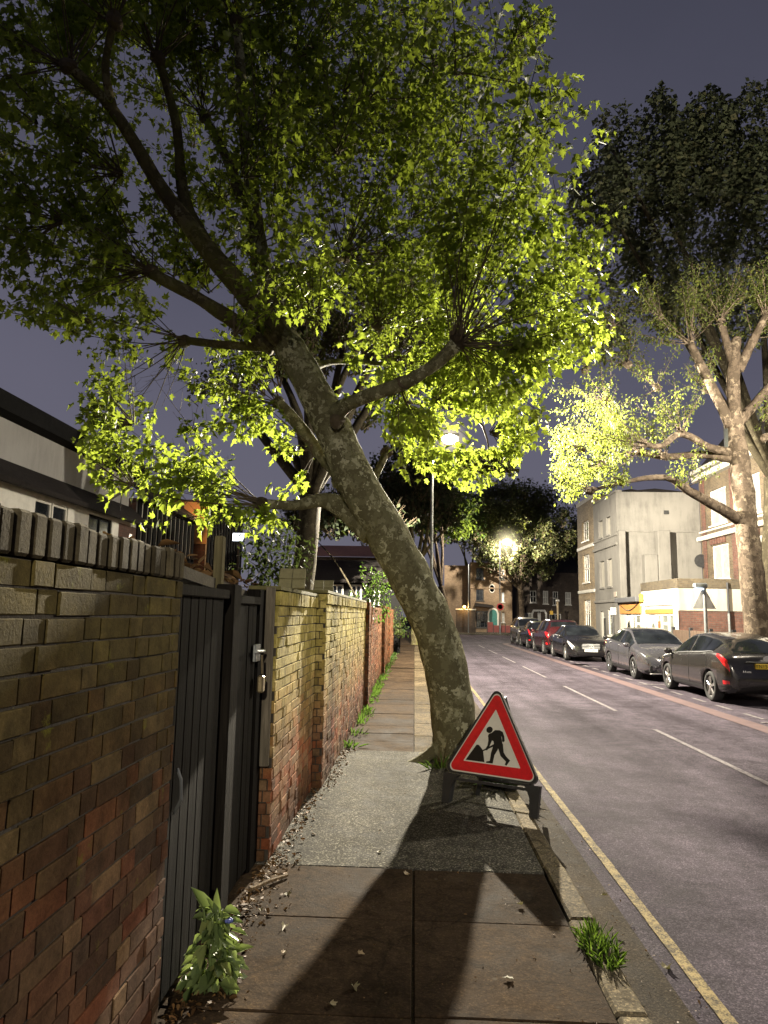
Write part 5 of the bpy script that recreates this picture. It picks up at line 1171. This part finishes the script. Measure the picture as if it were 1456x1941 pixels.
def street_lamp(label,bx0,by0,bz0,hx,hy,hz,power,lens=.14,group=None,spot=178,aim=(0,0,-1),lin=True,point=False,poff=-.25,xoff=0,glow=0):
    t=thing('street_lamp',label,'street lamp',(bx0,by0,bz0),0,group)
    mb=MB(); mb.tube([(bx0,by0,bz0),(bx0,by0,bz0+1.1)],.085,12); mb.tube([(bx0,by0,bz0+1.1),(bx0,by0,hz+.12)],[.055,.04],12); mb.build('column',M_metal,t)
    d=Vector((hx-bx0,hy-by0,0)); u=d.normalized()
    mb=MB(); mb.tube([(bx0,by0,hz+.05),(bx0+d.x*.3,by0+d.y*.3,hz+.16),(hx-u.x*.25,hy-u.y*.25,hz+.13)],[.035,.03,.028],8); mb.build('arm',M_metal,t)
    M=Matrix.Translation((hx,hy,hz))@Matrix.Rotation(math.atan2(u.y,u.x),4,'Z')
    mb=MB(); mb.cbox(-.34,.30,-.13,.13,.05,.17,.035,M=M); mb.build('lantern_hood',M_metaldk,t)
    mb=MB(); mb.blob((hx,hy,hz+.0),lens,0,1,14,10,0,(1.25,1,.75)); mb.build('lens',M_lens,t)
    if glow:    # glowing volume added to imitate lens glare round the lantern
        mb=MB(); mb.blob((hx,hy,hz),glow,0,1,18,12); hz_=mb.build('glare_halo',glare_mat(glow,hx,hy,hz),t,True)
    light('lamp_light','POINT' if point else 'SPOT',(hx+xoff,hy+(poff if point else 0),hz-(.3 if point else .22)),power,(1,.90,.71),t,.09,spot,.22,aim,lin)
    return t
h1=P(HX_,832,22.4); b1=P(818,1085,22.4)
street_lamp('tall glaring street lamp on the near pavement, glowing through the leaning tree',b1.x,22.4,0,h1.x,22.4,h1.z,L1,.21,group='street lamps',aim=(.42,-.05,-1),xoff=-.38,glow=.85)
h2_=P(960,1028,67.6); b2=P(948,1190,67.6)
street_lamp('far glaring street lamp beyond the bend beside the domed tree',b2.x,67.6,0,h2_.x,67.2,h2_.z,L2,.34,group='street lamps',point=True,glow=2.0)
street_lamp('street lamp behind the viewer on the same pavement',.62,-14,0,1.2,-14,7.0,L3,group='street lamps')
street_lamp('street lamp past the right edge of the view on the opposite pavement',9.5,14.6,0,8.8,14.6,7.2,L4,group='street lamps',point=True,poff=.4)
# round sign on far lamp column
rs=thing('round_sign','small round road sign clipped to the far lamp column','sign',(b2.x,67.5,3))
c=Vector((b2.x,67.46,2.5)); mb=MB(); mb.lathe([(.001,.0),(.30,.0),(.33,.03)],18,Matrix.Translation(c)@Matrix.Rotation(PI/2,4,'X')); mb.build('plate',M_sr if 'M_sr' in globals() else M_white,rs)
mb=MB(); mb.lathe([(.001,.035),(.22,.035)],18,Matrix.Translation(c)@Matrix.Rotation(PI/2,4,'X')); mb.build('face',M_white,rs)
# back of a triangular sign with its own small lantern
p0=P(1339,1200,22.8); ts=thing('triangular_sign','back of a triangular warning sign on a grey post with a small lit lantern','sign',(p0.x,22.8,0))
mb=MB(); mb.tube([(p0.x,22.8,0),(p0.x,22.8,2.72)],.055,12); mb.build('post',M_metal,ts)
zt=P(1339,1121,22.8).z; zb=P(1339,1154,22.8).z
mb=MB(); mb.prism([(-.36,zb),(.36,zb),(.05,zt+.08),(-.05,zt+.08)],0,.012,Matrix.Translation((p0.x,22.88,0))@Matrix.Rotation(PI/2,4,'X')); mb.build('plate',m_plain('sign_back',(.45,.44,.42),.5,.4,.12,5,.05),ts)
mb=MB(); mb.cbox(p0.x-.36,p0.x+.08,22.66,22.86,2.62,2.78,.04); ln_=mb.build('lantern',M_metal,ts)
mb=MB(); mb.cbox(p0.x-.33,p0.x-.05,22.67,22.85,2.57,2.617,.02); mb.build('lens',m_emit('white_lens',(.75,.88,1),3.0),ln_)
p0=P(1163,1200,34); ps=thing('parking_sign','small parking plate on a black post outside the cream house','sign',(p0.x,34,0))
mb=MB(); mb.tube([(p0.x,34,0),(p0.x,34,2.05)],.05,10); mb.build('post',M_black,ps); zt=P(1163,1152,34).z
mb=MB(); mb.cbox(p0.x-.13,p0.x+.13,33.92,33.945,zt-.32,zt,.01); mb.build('plate',M_white,ps)
p0=P(1058,1180,66.9); bp=thing('timber_post','plain pale post with a cap standing beyond the parked cars','post',(p0.x,66.9,0))
zt=P(1058,1140,66.9).z; mb=MB(); mb.tube([(p0.x,66.9,0),(p0.x,66.9,zt)],.10,8); mb.build('post',m_plain('pale_post',(.34,.27,.17),.8),bp); mb=MB(); mb.cbox(p0.x-.16,p0.x+.16,66.75,67.05,zt,zt+.14,.03); mb.build('cap',M_white,bp)
p0=P(1046,1180,67); ys=thing('yellow_sign','tiny yellow plate on a thin post beside the pale post','sign',(p0.x,67,0))
z1=P(1046,1160,67).z; mb=MB(); mb.tube([(p0.x,67,0),(p0.x,67,z1+.3)],.035,6); mb.build('post',M_metaldk,ys); mb=MB(); mb.cbox(p0.x-.17,p0.x+.13,66.93,66.96,z1-.25,z1+.1,.01); mb.build('plate',bpy.data.materials['yellow_box'],ys)
p0=P(888,1120,69.2); lp2=thing('flag_post','thin bare pole rising behind the garden wall by the amber lamp','pole',(p0.x,69.2,0)); mb=MB(); mb.tube([(p0.x,69.2,0),(p0.x,69.2,P(888,1070,69.2).z)],[.06,.04],8); mb.build('pole',M_metal,lp2)
fl=thing('flood_light','white floodlight glaring on a pole between the timbered houses and garden tree','light',(-7.2,31,0))
c=P(452,1018,31); mb=MB(); mb.tube([(c.x,31.2,0),(c.x,31.2,c.z+.1)],.05,8); mb.build('pole',M_metaldk,fl); mb=MB(); mb.cbox(c.x-.28,c.x+.28,31.02,31.18,c.z-.2,c.z+.2,.03); mb.build('housing',M_metaldk,fl); mb=MB(); mb.cbox(c.x-.25,c.x+.25,30.98,31.015,c.z-.17,c.z+.17,.01); mb.build('lens',m_emit('flood_lens',(.8,.88,1),4.5),fl)
# ------------------------------------------------------------------ parked cars
def pch(keys):
    xs=[k[0] for k in keys]; ys=[k[1] for k in keys]; n=len(xs)
    d=[(ys[i+1]-ys[i])/(xs[i+1]-xs[i]) for i in range(n-1)]
    m=[d[0]]+[0 if d[i-1]*d[i]<=0 else 2*d[i-1]*d[i]/(d[i-1]+d[i]) for i in range(1,n-1)]+[d[-1]]
    def f(x):
        if x<=xs[0]: return ys[0]
        if x>=xs[-1]: return ys[-1]
        i=0
        while x>xs[i+1]: i+=1
        h=xs[i+1]-xs[i]; t=(x-xs[i])/h
        return (2*t**3-3*t**2+1)*ys[i]+(t**3-2*t**2+t)*h*m[i]+(-2*t**3+3*t**2)*ys[i+1]+(t**3-t**2)*h*m[i+1]
    return f
M_tyre=m_plain('tyre',(.016,.016,.016),.85,0,.3,20,.2); M_rim=m_plain('alloy',(.52,.51,.50),.3,.8,.15,6,.02); M_rimd=m_plain('dark_alloy',(.16,.16,.165),.3,.8,.2,6,.02)
M_cglass=m_glass('car_glass',(.006,.007,.008),.05,.6); M_trim=m_plain('car_trim',(.014,.014,.015),.5,0,.3,10,.05); M_chrome=m_plain('chrome',(.62,.62,.62),.25,.35,.1,5,0)
M_tail=m_plain('tail_lens',(.55,.012,.015),.15,0,.35,14,.02,coat=1); M_headl=m_plain('head_lens',(.62,.63,.64),.12,.1,.5,18,.02,coat=1); M_headd=m_plain('dark_head_lens',(.09,.09,.095),.12,.4,.6,18,.02,coat=1)
M_py=m_plain('yellow_plate',(.66,.46,.03),.45,0,.06,5,.01); M_pw=m_plain('white_plate',(.66,.65,.6),.45,0,.06,5,.01); M_arch=m_plain('arch_liner',(.008,.008,.008),.9)
HATCH=dict(Ln=4.36,zt=[(0,.60),(.03,.80),(.10,.99),(.35,1.15),(.85,1.365),(1.15,1.42),(1.75,1.475),(2.2,1.45),(2.6,1.34),(3.28,1.01),(3.4,.97),(3.9,.87),(4.2,.74),(4.33,.60),(4.36,.48)],
  zb=[(0,.56),(.03,.74),(.10,.93),(.35,1.04),(.8,1.06),(1.2,1.02),(2,.97),(3.1,.92),(3.4,.90),(3.9,.81),(4.2,.68),(4.36,.42)],
  w=[(0,.62),(.04,.76),(.18,.86),(.8,.91),(3.6,.91),(3.95,.87),(4.2,.77),(4.31,.66),(4.36,.5)],
  wt=[(0,.55),(.10,.66),(.3,.62),(.8,.56),(1.6,.59),(2.3,.60),(3.2,.70),(3.9,.70),(4.2,.6),(4.36,.4)],
  zu=[(0,.34),(.15,.24),(.8,.17),(3.6,.17),(4.1,.18),(4.36,.26)],wr=.81,wf=3.46,R=.325,ws=(2.5,3.24),rs=(.20,.80),sw=(.72,3.12),bp=(1.98,.05),cp=(1.20,.03),seams=(.95,1.98,3.1))
SEDAN=dict(HATCH,Ln=4.58,zt=[(0,.58),(.03,.82),(.10,.97),(.6,1.02),(.72,1.04),(1.45,1.38),(1.8,1.44),(2.3,1.445),(2.65,1.38),(3.38,1.0),(3.55,.96),(4.1,.88),(4.42,.76),(4.54,.62),(4.58,.48)],
  zb=[(0,.55),(.03,.78),(.10,.92),(.6,.955),(1.2,.97),(2.2,.94),(3.3,.91),(3.6,.88),(4.1,.82),(4.42,.70),(4.58,.42)],
  w=[(0,.62),(.04,.76),(.18,.85),(.8,.885),(3.8,.885),(4.15,.85),(4.4,.76),(4.52,.68),(4.58,.55)],wt=[(0,.55),(.1,.66),(.7,.68),(1.45,.56),(2.3,.58),(3.35,.70),(4.1,.70),(4.4,.6),(4.58,.42)],
  zu=[(0,.34),(.15,.24),(.8,.17),(3.8,.17),(4.3,.18),(4.58,.24)],wr=.95,wf=3.71,ws=(2.55,3.34),rs=(.78,1.4),sw=(1.0,3.2),bp=(2.2,.05),cp=(1.3,.03),seams=(1.15,2.2,3.3))
ESTATE=dict(HATCH,Ln=4.5,zt=[(0,.62),(.03,.85),(.10,1.1),(.25,1.35),(.45,1.56),(.7,1.62),(1.6,1.65),(2.3,1.61),(2.65,1.52),(3.35,1.12),(3.5,1.08),(4.05,.99),(4.35,.84),(4.46,.68),(4.5,.5)],
  zb=[(0,.58),(.03,.80),(.10,1.04),(.3,1.08),(2,1.05),(3.2,1.01),(3.5,.99),(4.05,.92),(4.35,.77),(4.5,.44)],zu=[(0,.38),(.15,.28),(.8,.22),(3.6,.22),(4.2,.24),(4.5,.3)],
  wt=[(0,.55),(.10,.68),(.45,.62),(1.6,.62),(2.4,.63),(3.3,.72),(4.05,.72),(4.35,.6),(4.5,.4)],w=[(0,.64),(.04,.78),(.18,.87),(.8,.91),(3.7,.91),(4.05,.87),(4.3,.78),(4.44,.68),(4.5,.5)],
  wr=.85,wf=3.55,R=.345,ws=(2.55,3.3),rs=(.12,.42),sw=(.4,3.2),bp=(2.0,.05),cp=(1.1,.05),seams=(1.0,2.0,3.15))
SMALL=dict(HATCH,Ln=4.0); 
def sc_keys(d,f,zf=1.0):
    o=dict(d)
    for k in ('zt','zb','w','wt','zu'): o[k]=[(a*f,b*(zf if k in('zt','zb') else 1)) for a,b in d[k]]
    for k in ('Ln','wr','wf'): o[k]=d[k]*f
    for k in ('ws','rs','sw'): o[k]=tuple(a*f for a in d[k])
    o['bp']=(d['bp'][0]*f,d['bp'][1]);o['cp']=(d['cp'][0]*f,d['cp'][1]);o['seams']=tuple(a*f for a in d['seams']); return o
def car(label,spec,X,Ymid,away,paint,front='plain',plate_f=None,plate_r=None,rim=None,head=None,spokes=5,name='parked_car',roofc=None):
    S=spec; Ln=S['Ln']; zt,zb,w,wt,zu=[pch(S[k]) for k in ('zt','zb','w','wt','zu')]
    t=thing(name,label,'car',(X,Ymid,RZ),0 if away else PI,'cars parked along the far kerb')
    yo=(S['wr']+S['wf'])/2
    def ring(y):
        a,b,c,d,e=zt(y),zb(y),w(y),wt(y),zu(y); b=min(b,a-.02); d=min(d,c*.95); h=b-e
        r=[(0,e),(.80*c,e),(.95*c,e+.06),(.995*c,e+.28*h),(c,e+.62*h),(.985*c,b-.05*min(1,h/.4)),(.955*c,b)]
        tx,tz=d,a-.035*min(1,(a-b)/.2)
        for q in (.12,.90): r.append((r[6][0]*(1-q)+tx*q+.012*math.sin(q*PI),b*(1-q)+tz*q))
        r+= [(tx,tz),(.86*d,a-.012),(.45*d,a+.004),(0,a+.008)]
        return r
    def Sf(y,j,s=1):
        r=ring(y); i=min(int(j),11); f=j-i
        return Vector((s*(r[i][0]*(1-f)+r[i+1][0]*f),y-yo,r[i][1]*(1-f)+r[i+1][1]*f))
    ys=sorted({round(Ln*(1-math.cos(PI*i/44))/2,4) for i in range(45)}|{round(Ln*i/34,4) for i in range(35)})
    vs=[];fs=[];n=24
    for y in ys:
        r=ring(y); vs+= [Vector((x,y-yo,z)) for x,z in r]+[Vector((-x,y-yo,z)) for x,z in r[1:-1][::-1]]
    for i in range(len(ys)-1):
        for k in range(n): fs.append((i*n+k,(i+1)*n+k,(i+1)*n+(k+1)%n,i*n+(k+1)%n))
    fs.append(tuple(range(n))); fs.append(tuple((len(ys)-1)*n+k for k in range(n))[::-1])
    mb=MB(); mb.add(vs,fs); bo=mb.build('body',[paint,M_arch],t,True,local=True)
    cut=MB()
    for y in (S['wr'],S['wf']):
        for s in (-1,1): cut.lathe([(S['R']+.045,-.3),(S['R']+.045,.3)],28,Matrix.Translation((s*(w(y)-.02),y-yo,S['R']+.01))@Matrix.Rotation(PI/2,4,'Y'),mi=1)
    co=cut.build('cut',[paint,M_arch],None,local=True); 
    md=bo.modifiers.new('arch','BOOLEAN'); md.object=co; md.operation='DIFFERENCE'; md.solver='EXACT'
    try: md.material_mode='INDEX'
    except Exception: pass
    co.location=(0,0,0); par=bo.parent; bo.parent=None
    me=bpy.data.meshes.new_from_object(bo.evaluated_get(bpy.context.evaluated_depsgraph_get())); bo.modifiers.clear(); bo.parent=par
    if len(me.polygons)>200: bo.data=me
    bpy.data.objects.remove(co); bo.data.name='body'
    me=bo.data
    def patch(nm,y0,y1,j0,j1,mat,s=1,off=.006,ny=10,nj=4,both=False,taper=None,par=t,minh=0):
        mb=MB()
        for sg_ in ((-1,1) if both else (s,)):
            g_=[]
            for i in range(ny+1):
                y=y0+(y1-y0)*i/ny; row=[]
                ja,jb=j0,j1
                if taper: ja,jb=taper(i/ny)
                for k in range(nj+1):
                    j=ja+(jb-ja)*k/nj; p=Sf(y,j,sg_); e=.004
                    du=Sf(min(y+e,Ln),j,sg_)-Sf(max(y-e,0),j,sg_); dv=Sf(y,min(j+.05,12),sg_)-Sf(y,max(j-.05,0),sg_)
                    nn=du.cross(dv)*(-1 if sg_>0 else 1)
                    if nn.length<1e-9: nn=Vector((sg_,0,0))
                    nn.normalize()
                    c0=Vector((0,p.y,.7)); 
                    if nn.dot(p-c0)<0 and abs(nn.y)<.8: nn=-nn
                    row.append(p+nn*off)
                g_.append(row)
            b=len(mb.v); m_=nj+1; V=[p for r in g_ for p in r]
            mb.add(V,[(i*m_+k,(i+1)*m_+k,(i+1)*m_+k+1,i*m_+k+1) for i in range(ny) for k in range(nj) if minh==0 or (ring(y0+(y1-y0)*(i+.5)/ny)[9][1]-ring(y0+(y1-y0)*(i+.5)/ny)[6][1])>minh])
        return mb.build(nm,mat,par,True,local=True)
    # glazing
    patch('windscreen',S['ws'][0],S['ws'][1],9.25,12,M_cglass,both=True,ny=14)
    patch('rear_window',S['rs'][0],S['rs'][1],9.3,12,M_cglass,both=True,ny=10)
    y0,y1=S['sw']; segs=[(y0,S['cp'][0]-S['cp'][1]),(S['cp'][0],S['bp'][0]-S['bp'][1]),(S['bp'][0]+S['bp'][1],y1)]
    for s in (-1,1):
        for k,(a,b) in enumerate(segs): patch('side_window',a,b,7.0,8.0,M_cglass,s,.007,12,3,minh=.07)
    for s in (-1,1): patch('window_trim',y0-.05,y1+.02,6.55,6.95,M_trim if front!='star' else M_chrome,s,.008,20,1)
    if roofc: patch('roof_panel',S['rs'][1]+.05,S['ws'][0]-.03,9.4,12,roofc,both=True,ny=12)
    for s in (-1,1): patch('sill_trim',S['wr']+.42,S['wf']-.42,1.6,2.6,M_trim,s,ny=6)
    for s in (-1,1): patch('bumper_trim',Ln-.22,Ln-.002,1.2,2.6,M_trim,s,ny=5); patch('bumper_trim',.002,.28,1.2,2.5,M_trim,s,ny=5)
    # lamps
    for s in (-1,1):
        patch('tail_lamp',.03,.44,4.3,5.9,M_tail,s,.010,10,3,taper=lambda f:(4.35+.7*f,5.85+.25*f-.1*f*f))
        patch('headlamp',Ln-.50,Ln-.09,4.1,5.9,head or M_headl,s,.010,10,3,taper=lambda f:(5.3-1.2*f,6.0-.25*f))
        patch('fog_reflector',.06,.20,2.9,3.25,M_tail,s,.008,4,1)
    def add(nm,f,mat,par_=t,sm=False):
        mb=MB(); f(mb); return mb.build(nm,mat,par_,sm,local=True)
    yr,yf=-yo,Ln-yo
    for s in (-1,1):
        wy=S['ws'][1]-.10; p=Sf(wy,6.4,s)
        add('wing_mirror',lambda m:(m.blob(p+Vector((s*.11,-.02,.05)),.105,.1,3,10,7,0,(1,.62,.72)),m.tube([p,p+Vector((s*.09,0,.02))],.022,6)),paint if front!='plain' else paint,t,True)
        for q in (S['seams'][0]+.18,S['seams'][1]+.15):
            hp=Sf(q,5.1,s); add('door_handle',lambda m:m.cbox(hp.x-.014,hp.x+.014,hp.y-.09,hp.y+.09,hp.z-.015,hp.z+.018,.008),paint if front!='star' else M_chrome)
        [add('door_seam',lambda m:m.tube([Sf(q,1.9+.5*i,s)+Vector((s*.0025,0,0)) for i in range(9)],.0045,4),M_arch) for q in S['seams']]
    # front
    zf=zb(Ln)-.02
    if front=='star':      # slatted grille with a three-pointed star
        g0=Sf(Ln-.02,11,1).z
        gr=add('grille',lambda m:[m.cbox(-.36,.36,yf-.06,yf+.012,.49,.71,.01)],M_trim)
        add('slat',lambda m:[m.cbox(-.35,.35,yf+.008,yf+.03,z,z+.022,.006) for z in (.515,.575,.635,.69)],M_chrome,gr)
        def star(m):
            M=Matrix.Translation((0,yf+.034,.60))@Matrix.Rotation(-PI/2,4,'X')
            m.ringprism([(.10*math.cos(i*PI/12),.10*math.sin(i*PI/12)) for i in range(24)],[(.085*math.cos(i*PI/12),.085*math.sin(i*PI/12)) for i in range(24)],-.008,.008,M)
            for i in range(3):
                a=PI/2+i*2*PI/3; M2=Matrix.Translation((0,yf+.036,.60))@Matrix.Rotation(-i*2*PI/3,4,'Y'); m.prism([(-.02,0),(.02,0),(0,.092)],-.006,.006,M2@Matrix.Rotation(PI/2,4,'X'))
        add('star_badge',star,M_chrome,gr)
        add('lower_intake',lambda m:m.cbox(-.62,.62,yf-.10,yf-.015,.26,.38,.02),M_trim)
    elif front=='sport':
        gr=add('grille',lambda m:m.prism([(-.42,.70),(-.30,.53),(.30,.53),(.42,.70)],-.012,.06,Matrix.Translation((0,yf-.03,0))@Matrix.Rotation(PI/2,4,'X')),M_trim)
        add('slat',lambda m:[m.cbox(-.36+.03*k,-.352+.03*k,yf+.0,yf-.0+.012,.55,.69,.002) for k in range(25)]+[m.cbox(-.40,.40,yf-.0,yf+.02,.612,.636,.006)],M_chrome,gr)
        add('lower_intake',lambda m:[m.prism([(s*.30,.26),(s*.70,.28),(s*.66,.44),(s*.36,.38)][::s],.0,.10,Matrix.Translation((0,yf-.03,0))@Matrix.Rotation(PI/2,4,'X')) for s in (-1,1)]+[m.cbox(-.3,.3,yf-.06,yf+.002,.25,.36,.02)],M_trim)
        add('splitter',lambda m:m.cbox(-.66,.66,yf-.2,yf-.005,.20,.235,.01),M_chrome)
        for s in (-1,1): patch('red_sill_line',S['wr']+.42,S['wf']-.42,1.3,1.62,M_tail,s,.010,4,1)
    else:
        add('grille',lambda m:(m.cbox(-.40,.40,yf-.08,yf+.008,.52,.64,.02),m.cbox(-.5,.5,yf-.08,yf+.004,.28,.40,.02)),M_trim)
    if plate_f:
        pl=add('number_plate',lambda m:m.cbox(-.26,.26,yf+.02,yf+.042,.40,.51,.004),M_pw); o=text(pl,plate_f,wmat(pl)@Vector((0,yf+.045,.455)),wmat(pl).to_3x3()@Vector((-1,0,0)),wmat(pl).to_3x3()@Vector((0,1,0)),.105,M_sk,'plate_lettering')
    zr=.74 if S is not SEDAN else .70
    if plate_r:
        yy=Sf(.03,11,1).y-.03
        pl=add('number_plate',lambda m:m.cbox(-.26,.26,yr-.02,yr+.03,zr+.02,zr+.13,.004),M_py); text(pl,plate_r,wmat(pl)@Vector((0,yr-.023,zr+.075)),wmat(pl).to_3x3()@Vector((1,0,0)),wmat(pl).to_3x3()@Vector((0,-1,0)),.105,M_sk,'plate_lettering')
        add('badge',lambda m:m.lathe([(.001,0),(.05,0),(.055,.012)],16,Matrix.Translation((0,yr+.022,zr+.24))@Matrix.Rotation(PI/2,4,'X')@Matrix.Scale(1.7,4,(1,0,0))),M_chrome)
        add('boot_trim',lambda m:m.cbox(-.45,.45,yr-.005,yr+.03,zr+.145,zr+.17,.008),M_trim)
        add('tail_lettering',lambda m:[m.cbox(-.52+.035*k,-.495+.035*k,yr-.004,yr+.004,zr-.06,zr-.03,.002) for k in range(5)],M_chrome)
    # wheels
    for y in (S['wr'],S['wf']):
        for s in (-1,1):
            wc=Vector((s*(w(y)-.115),y-yo,S['R'])); M=Matrix.Translation(wc)@Matrix.Rotation(s*PI/2,4,'Y'); R=S['R']
            wh=add('wheel',lambda m:m.lathe([(R*.70,-.10),(R*.93,-.10),(R*.985,-.07),(R,-.03),(R,.05),(R*.985,.08),(R*.92,.105),(R*.70,.10),(R*.66,.03)],30,M,cap=False),M_tyre,t,True)
            def rimf(m):
                m.lathe([(R*.70,.095),(R*.74,.10),(R*.70,.08),(R*.64,.05),(R*.60,-.04)],30,M,cap=False)
                for k in range(spokes):
                    for dd in (-.13,.13) if spokes==5 else (0,):
                        M2=M@Matrix.Rotation(2*PI*k/spokes+dd,4,'Z'); m.cbox(.03,R*.68,-.014,.014,.062,.088,.006,M=M2)
                m.lathe([(.001,.098),(.05,.096),(.06,.07)],14,M)
            add('rim',rimf,rim or M_rim,wh)
            add('brake_disc',lambda m:m.lathe([(.001,-.02),(R*.66,-.02)],20,M),M_arch,wh)
    return t
if CARS:
    car('dark grey hatchback nearest the viewer, showing its red tail lamp and yellow plate',HATCH,7.40,17.62,True,m_paint('paint_grey',(.045,.042,.040),.6),'plain',None,'YN15 WKO',spokes=5)
    car('mid grey sporty hatchback facing the viewer with red sill line outside the shop',HATCH,7.38,23.1,False,m_paint('paint_silver',(.17,.165,.18),.75),'sport',None,None,M_rimd,M_headd,10,roofc=M_cglass)
    car('black saloon facing the viewer with star badge grille and white plate',SEDAN,7.10,31.6,False,m_paint('paint_black',(.018,.017,.018),.5),'star','JX03 DRA',None,M_rim,None,7)
    car('dark maroon estate car seen from behind, next to the black saloon',ESTATE,7.06,36.3,True,m_paint('paint_maroon',(.06,.012,.014),.5),'plain',None,'KP12 LVO')
    car('small black car seen from behind between the maroon estate and beige people carrier',sc_keys(HATCH,.93,1.03),7.2,42.1,True,m_paint('paint_dark',(.022,.018,.02),.5),'plain',None,'LD09 HUN')
    car('silver-beige people carrier facing the viewer, farthest of the parked row',sc_keys(ESTATE,.97,1.03),7.36,47.2,False,m_paint('paint_beige',(.30,.27,.22),.7),'plain','RE06 KVN',None)
# ------------------------------------------------------------------ night sky, camera, render settings
wd=bpy.data.worlds.new('World'); sc.world=wd; wd.use_nodes=True; nt=wd.node_tree; bg=nt.nodes['Background']
tc_=nd(nt,'ShaderNodeTexCoord'); s3=nd(nt,'ShaderNodeSeparateXYZ'); L(nt,tc_.outputs['Generated'],s3.inputs[0])
nz=nd(nt,'ShaderNodeTexNoise',Scale=2.2,Detail=6); L(nt,tc_.outputs['Generated'],nz.inputs['Vector'])
f=math_(nt,'ADD',s3.outputs[2],math_(nt,'MULTIPLY',math_(nt,'SUBTRACT',nz.outputs[0],.5),.34))
f=math_(nt,'ADD',f,math_(nt,'MULTIPLY',s3.outputs[0],.12))
r=ramp(nt,[(0,(.14,.135,.175)),(.22,(.126,.122,.168)),(.45,(.086,.085,.123)),(.75,(.055,.056,.082)),(1,(.033,.035,.054))]); L(nt,f,r.inputs[0]); L(nt,r.outputs[0],bg.inputs[0]); bg.inputs[1].default_value=WORLD
cd=bpy.data.cameras.new('camera'); cam=bpy.data.objects.new('camera',cd); col.objects.link(cam); sc.camera=cam
cd.sensor_width=36; cd.sensor_fit='AUTO'; cd.lens=36*F/1941; cd.clip_end=2000; cd.clip_start=.05
cam.matrix_world=Matrix.Translation(CAM)@CR.to_4x4()
sc.render.resolution_x=768; sc.render.resolution_y=1024
sc.render.engine='CYCLES'
sc.cycles.use_denoising=True
try: sc.cycles.denoiser='OPENIMAGEDENOISE'
except Exception: pass
sc.cycles.volume_bounces=0; sc.cycles.volume_step_rate=1; sc.cycles.max_bounces=6; sc.cycles.diffuse_bounces=3; sc.cycles.glossy_bounces=3; sc.cycles.transmission_bounces=4
sc.cycles.sample_clamp_indirect=6; sc.cycles.caustics_reflective=False; sc.cycles.caustics_refractive=False
sc.view_settings.view_transform='Standard'; sc.view_settings.look='None'; sc.view_settings.exposure=0; sc.view_settings.gamma=1
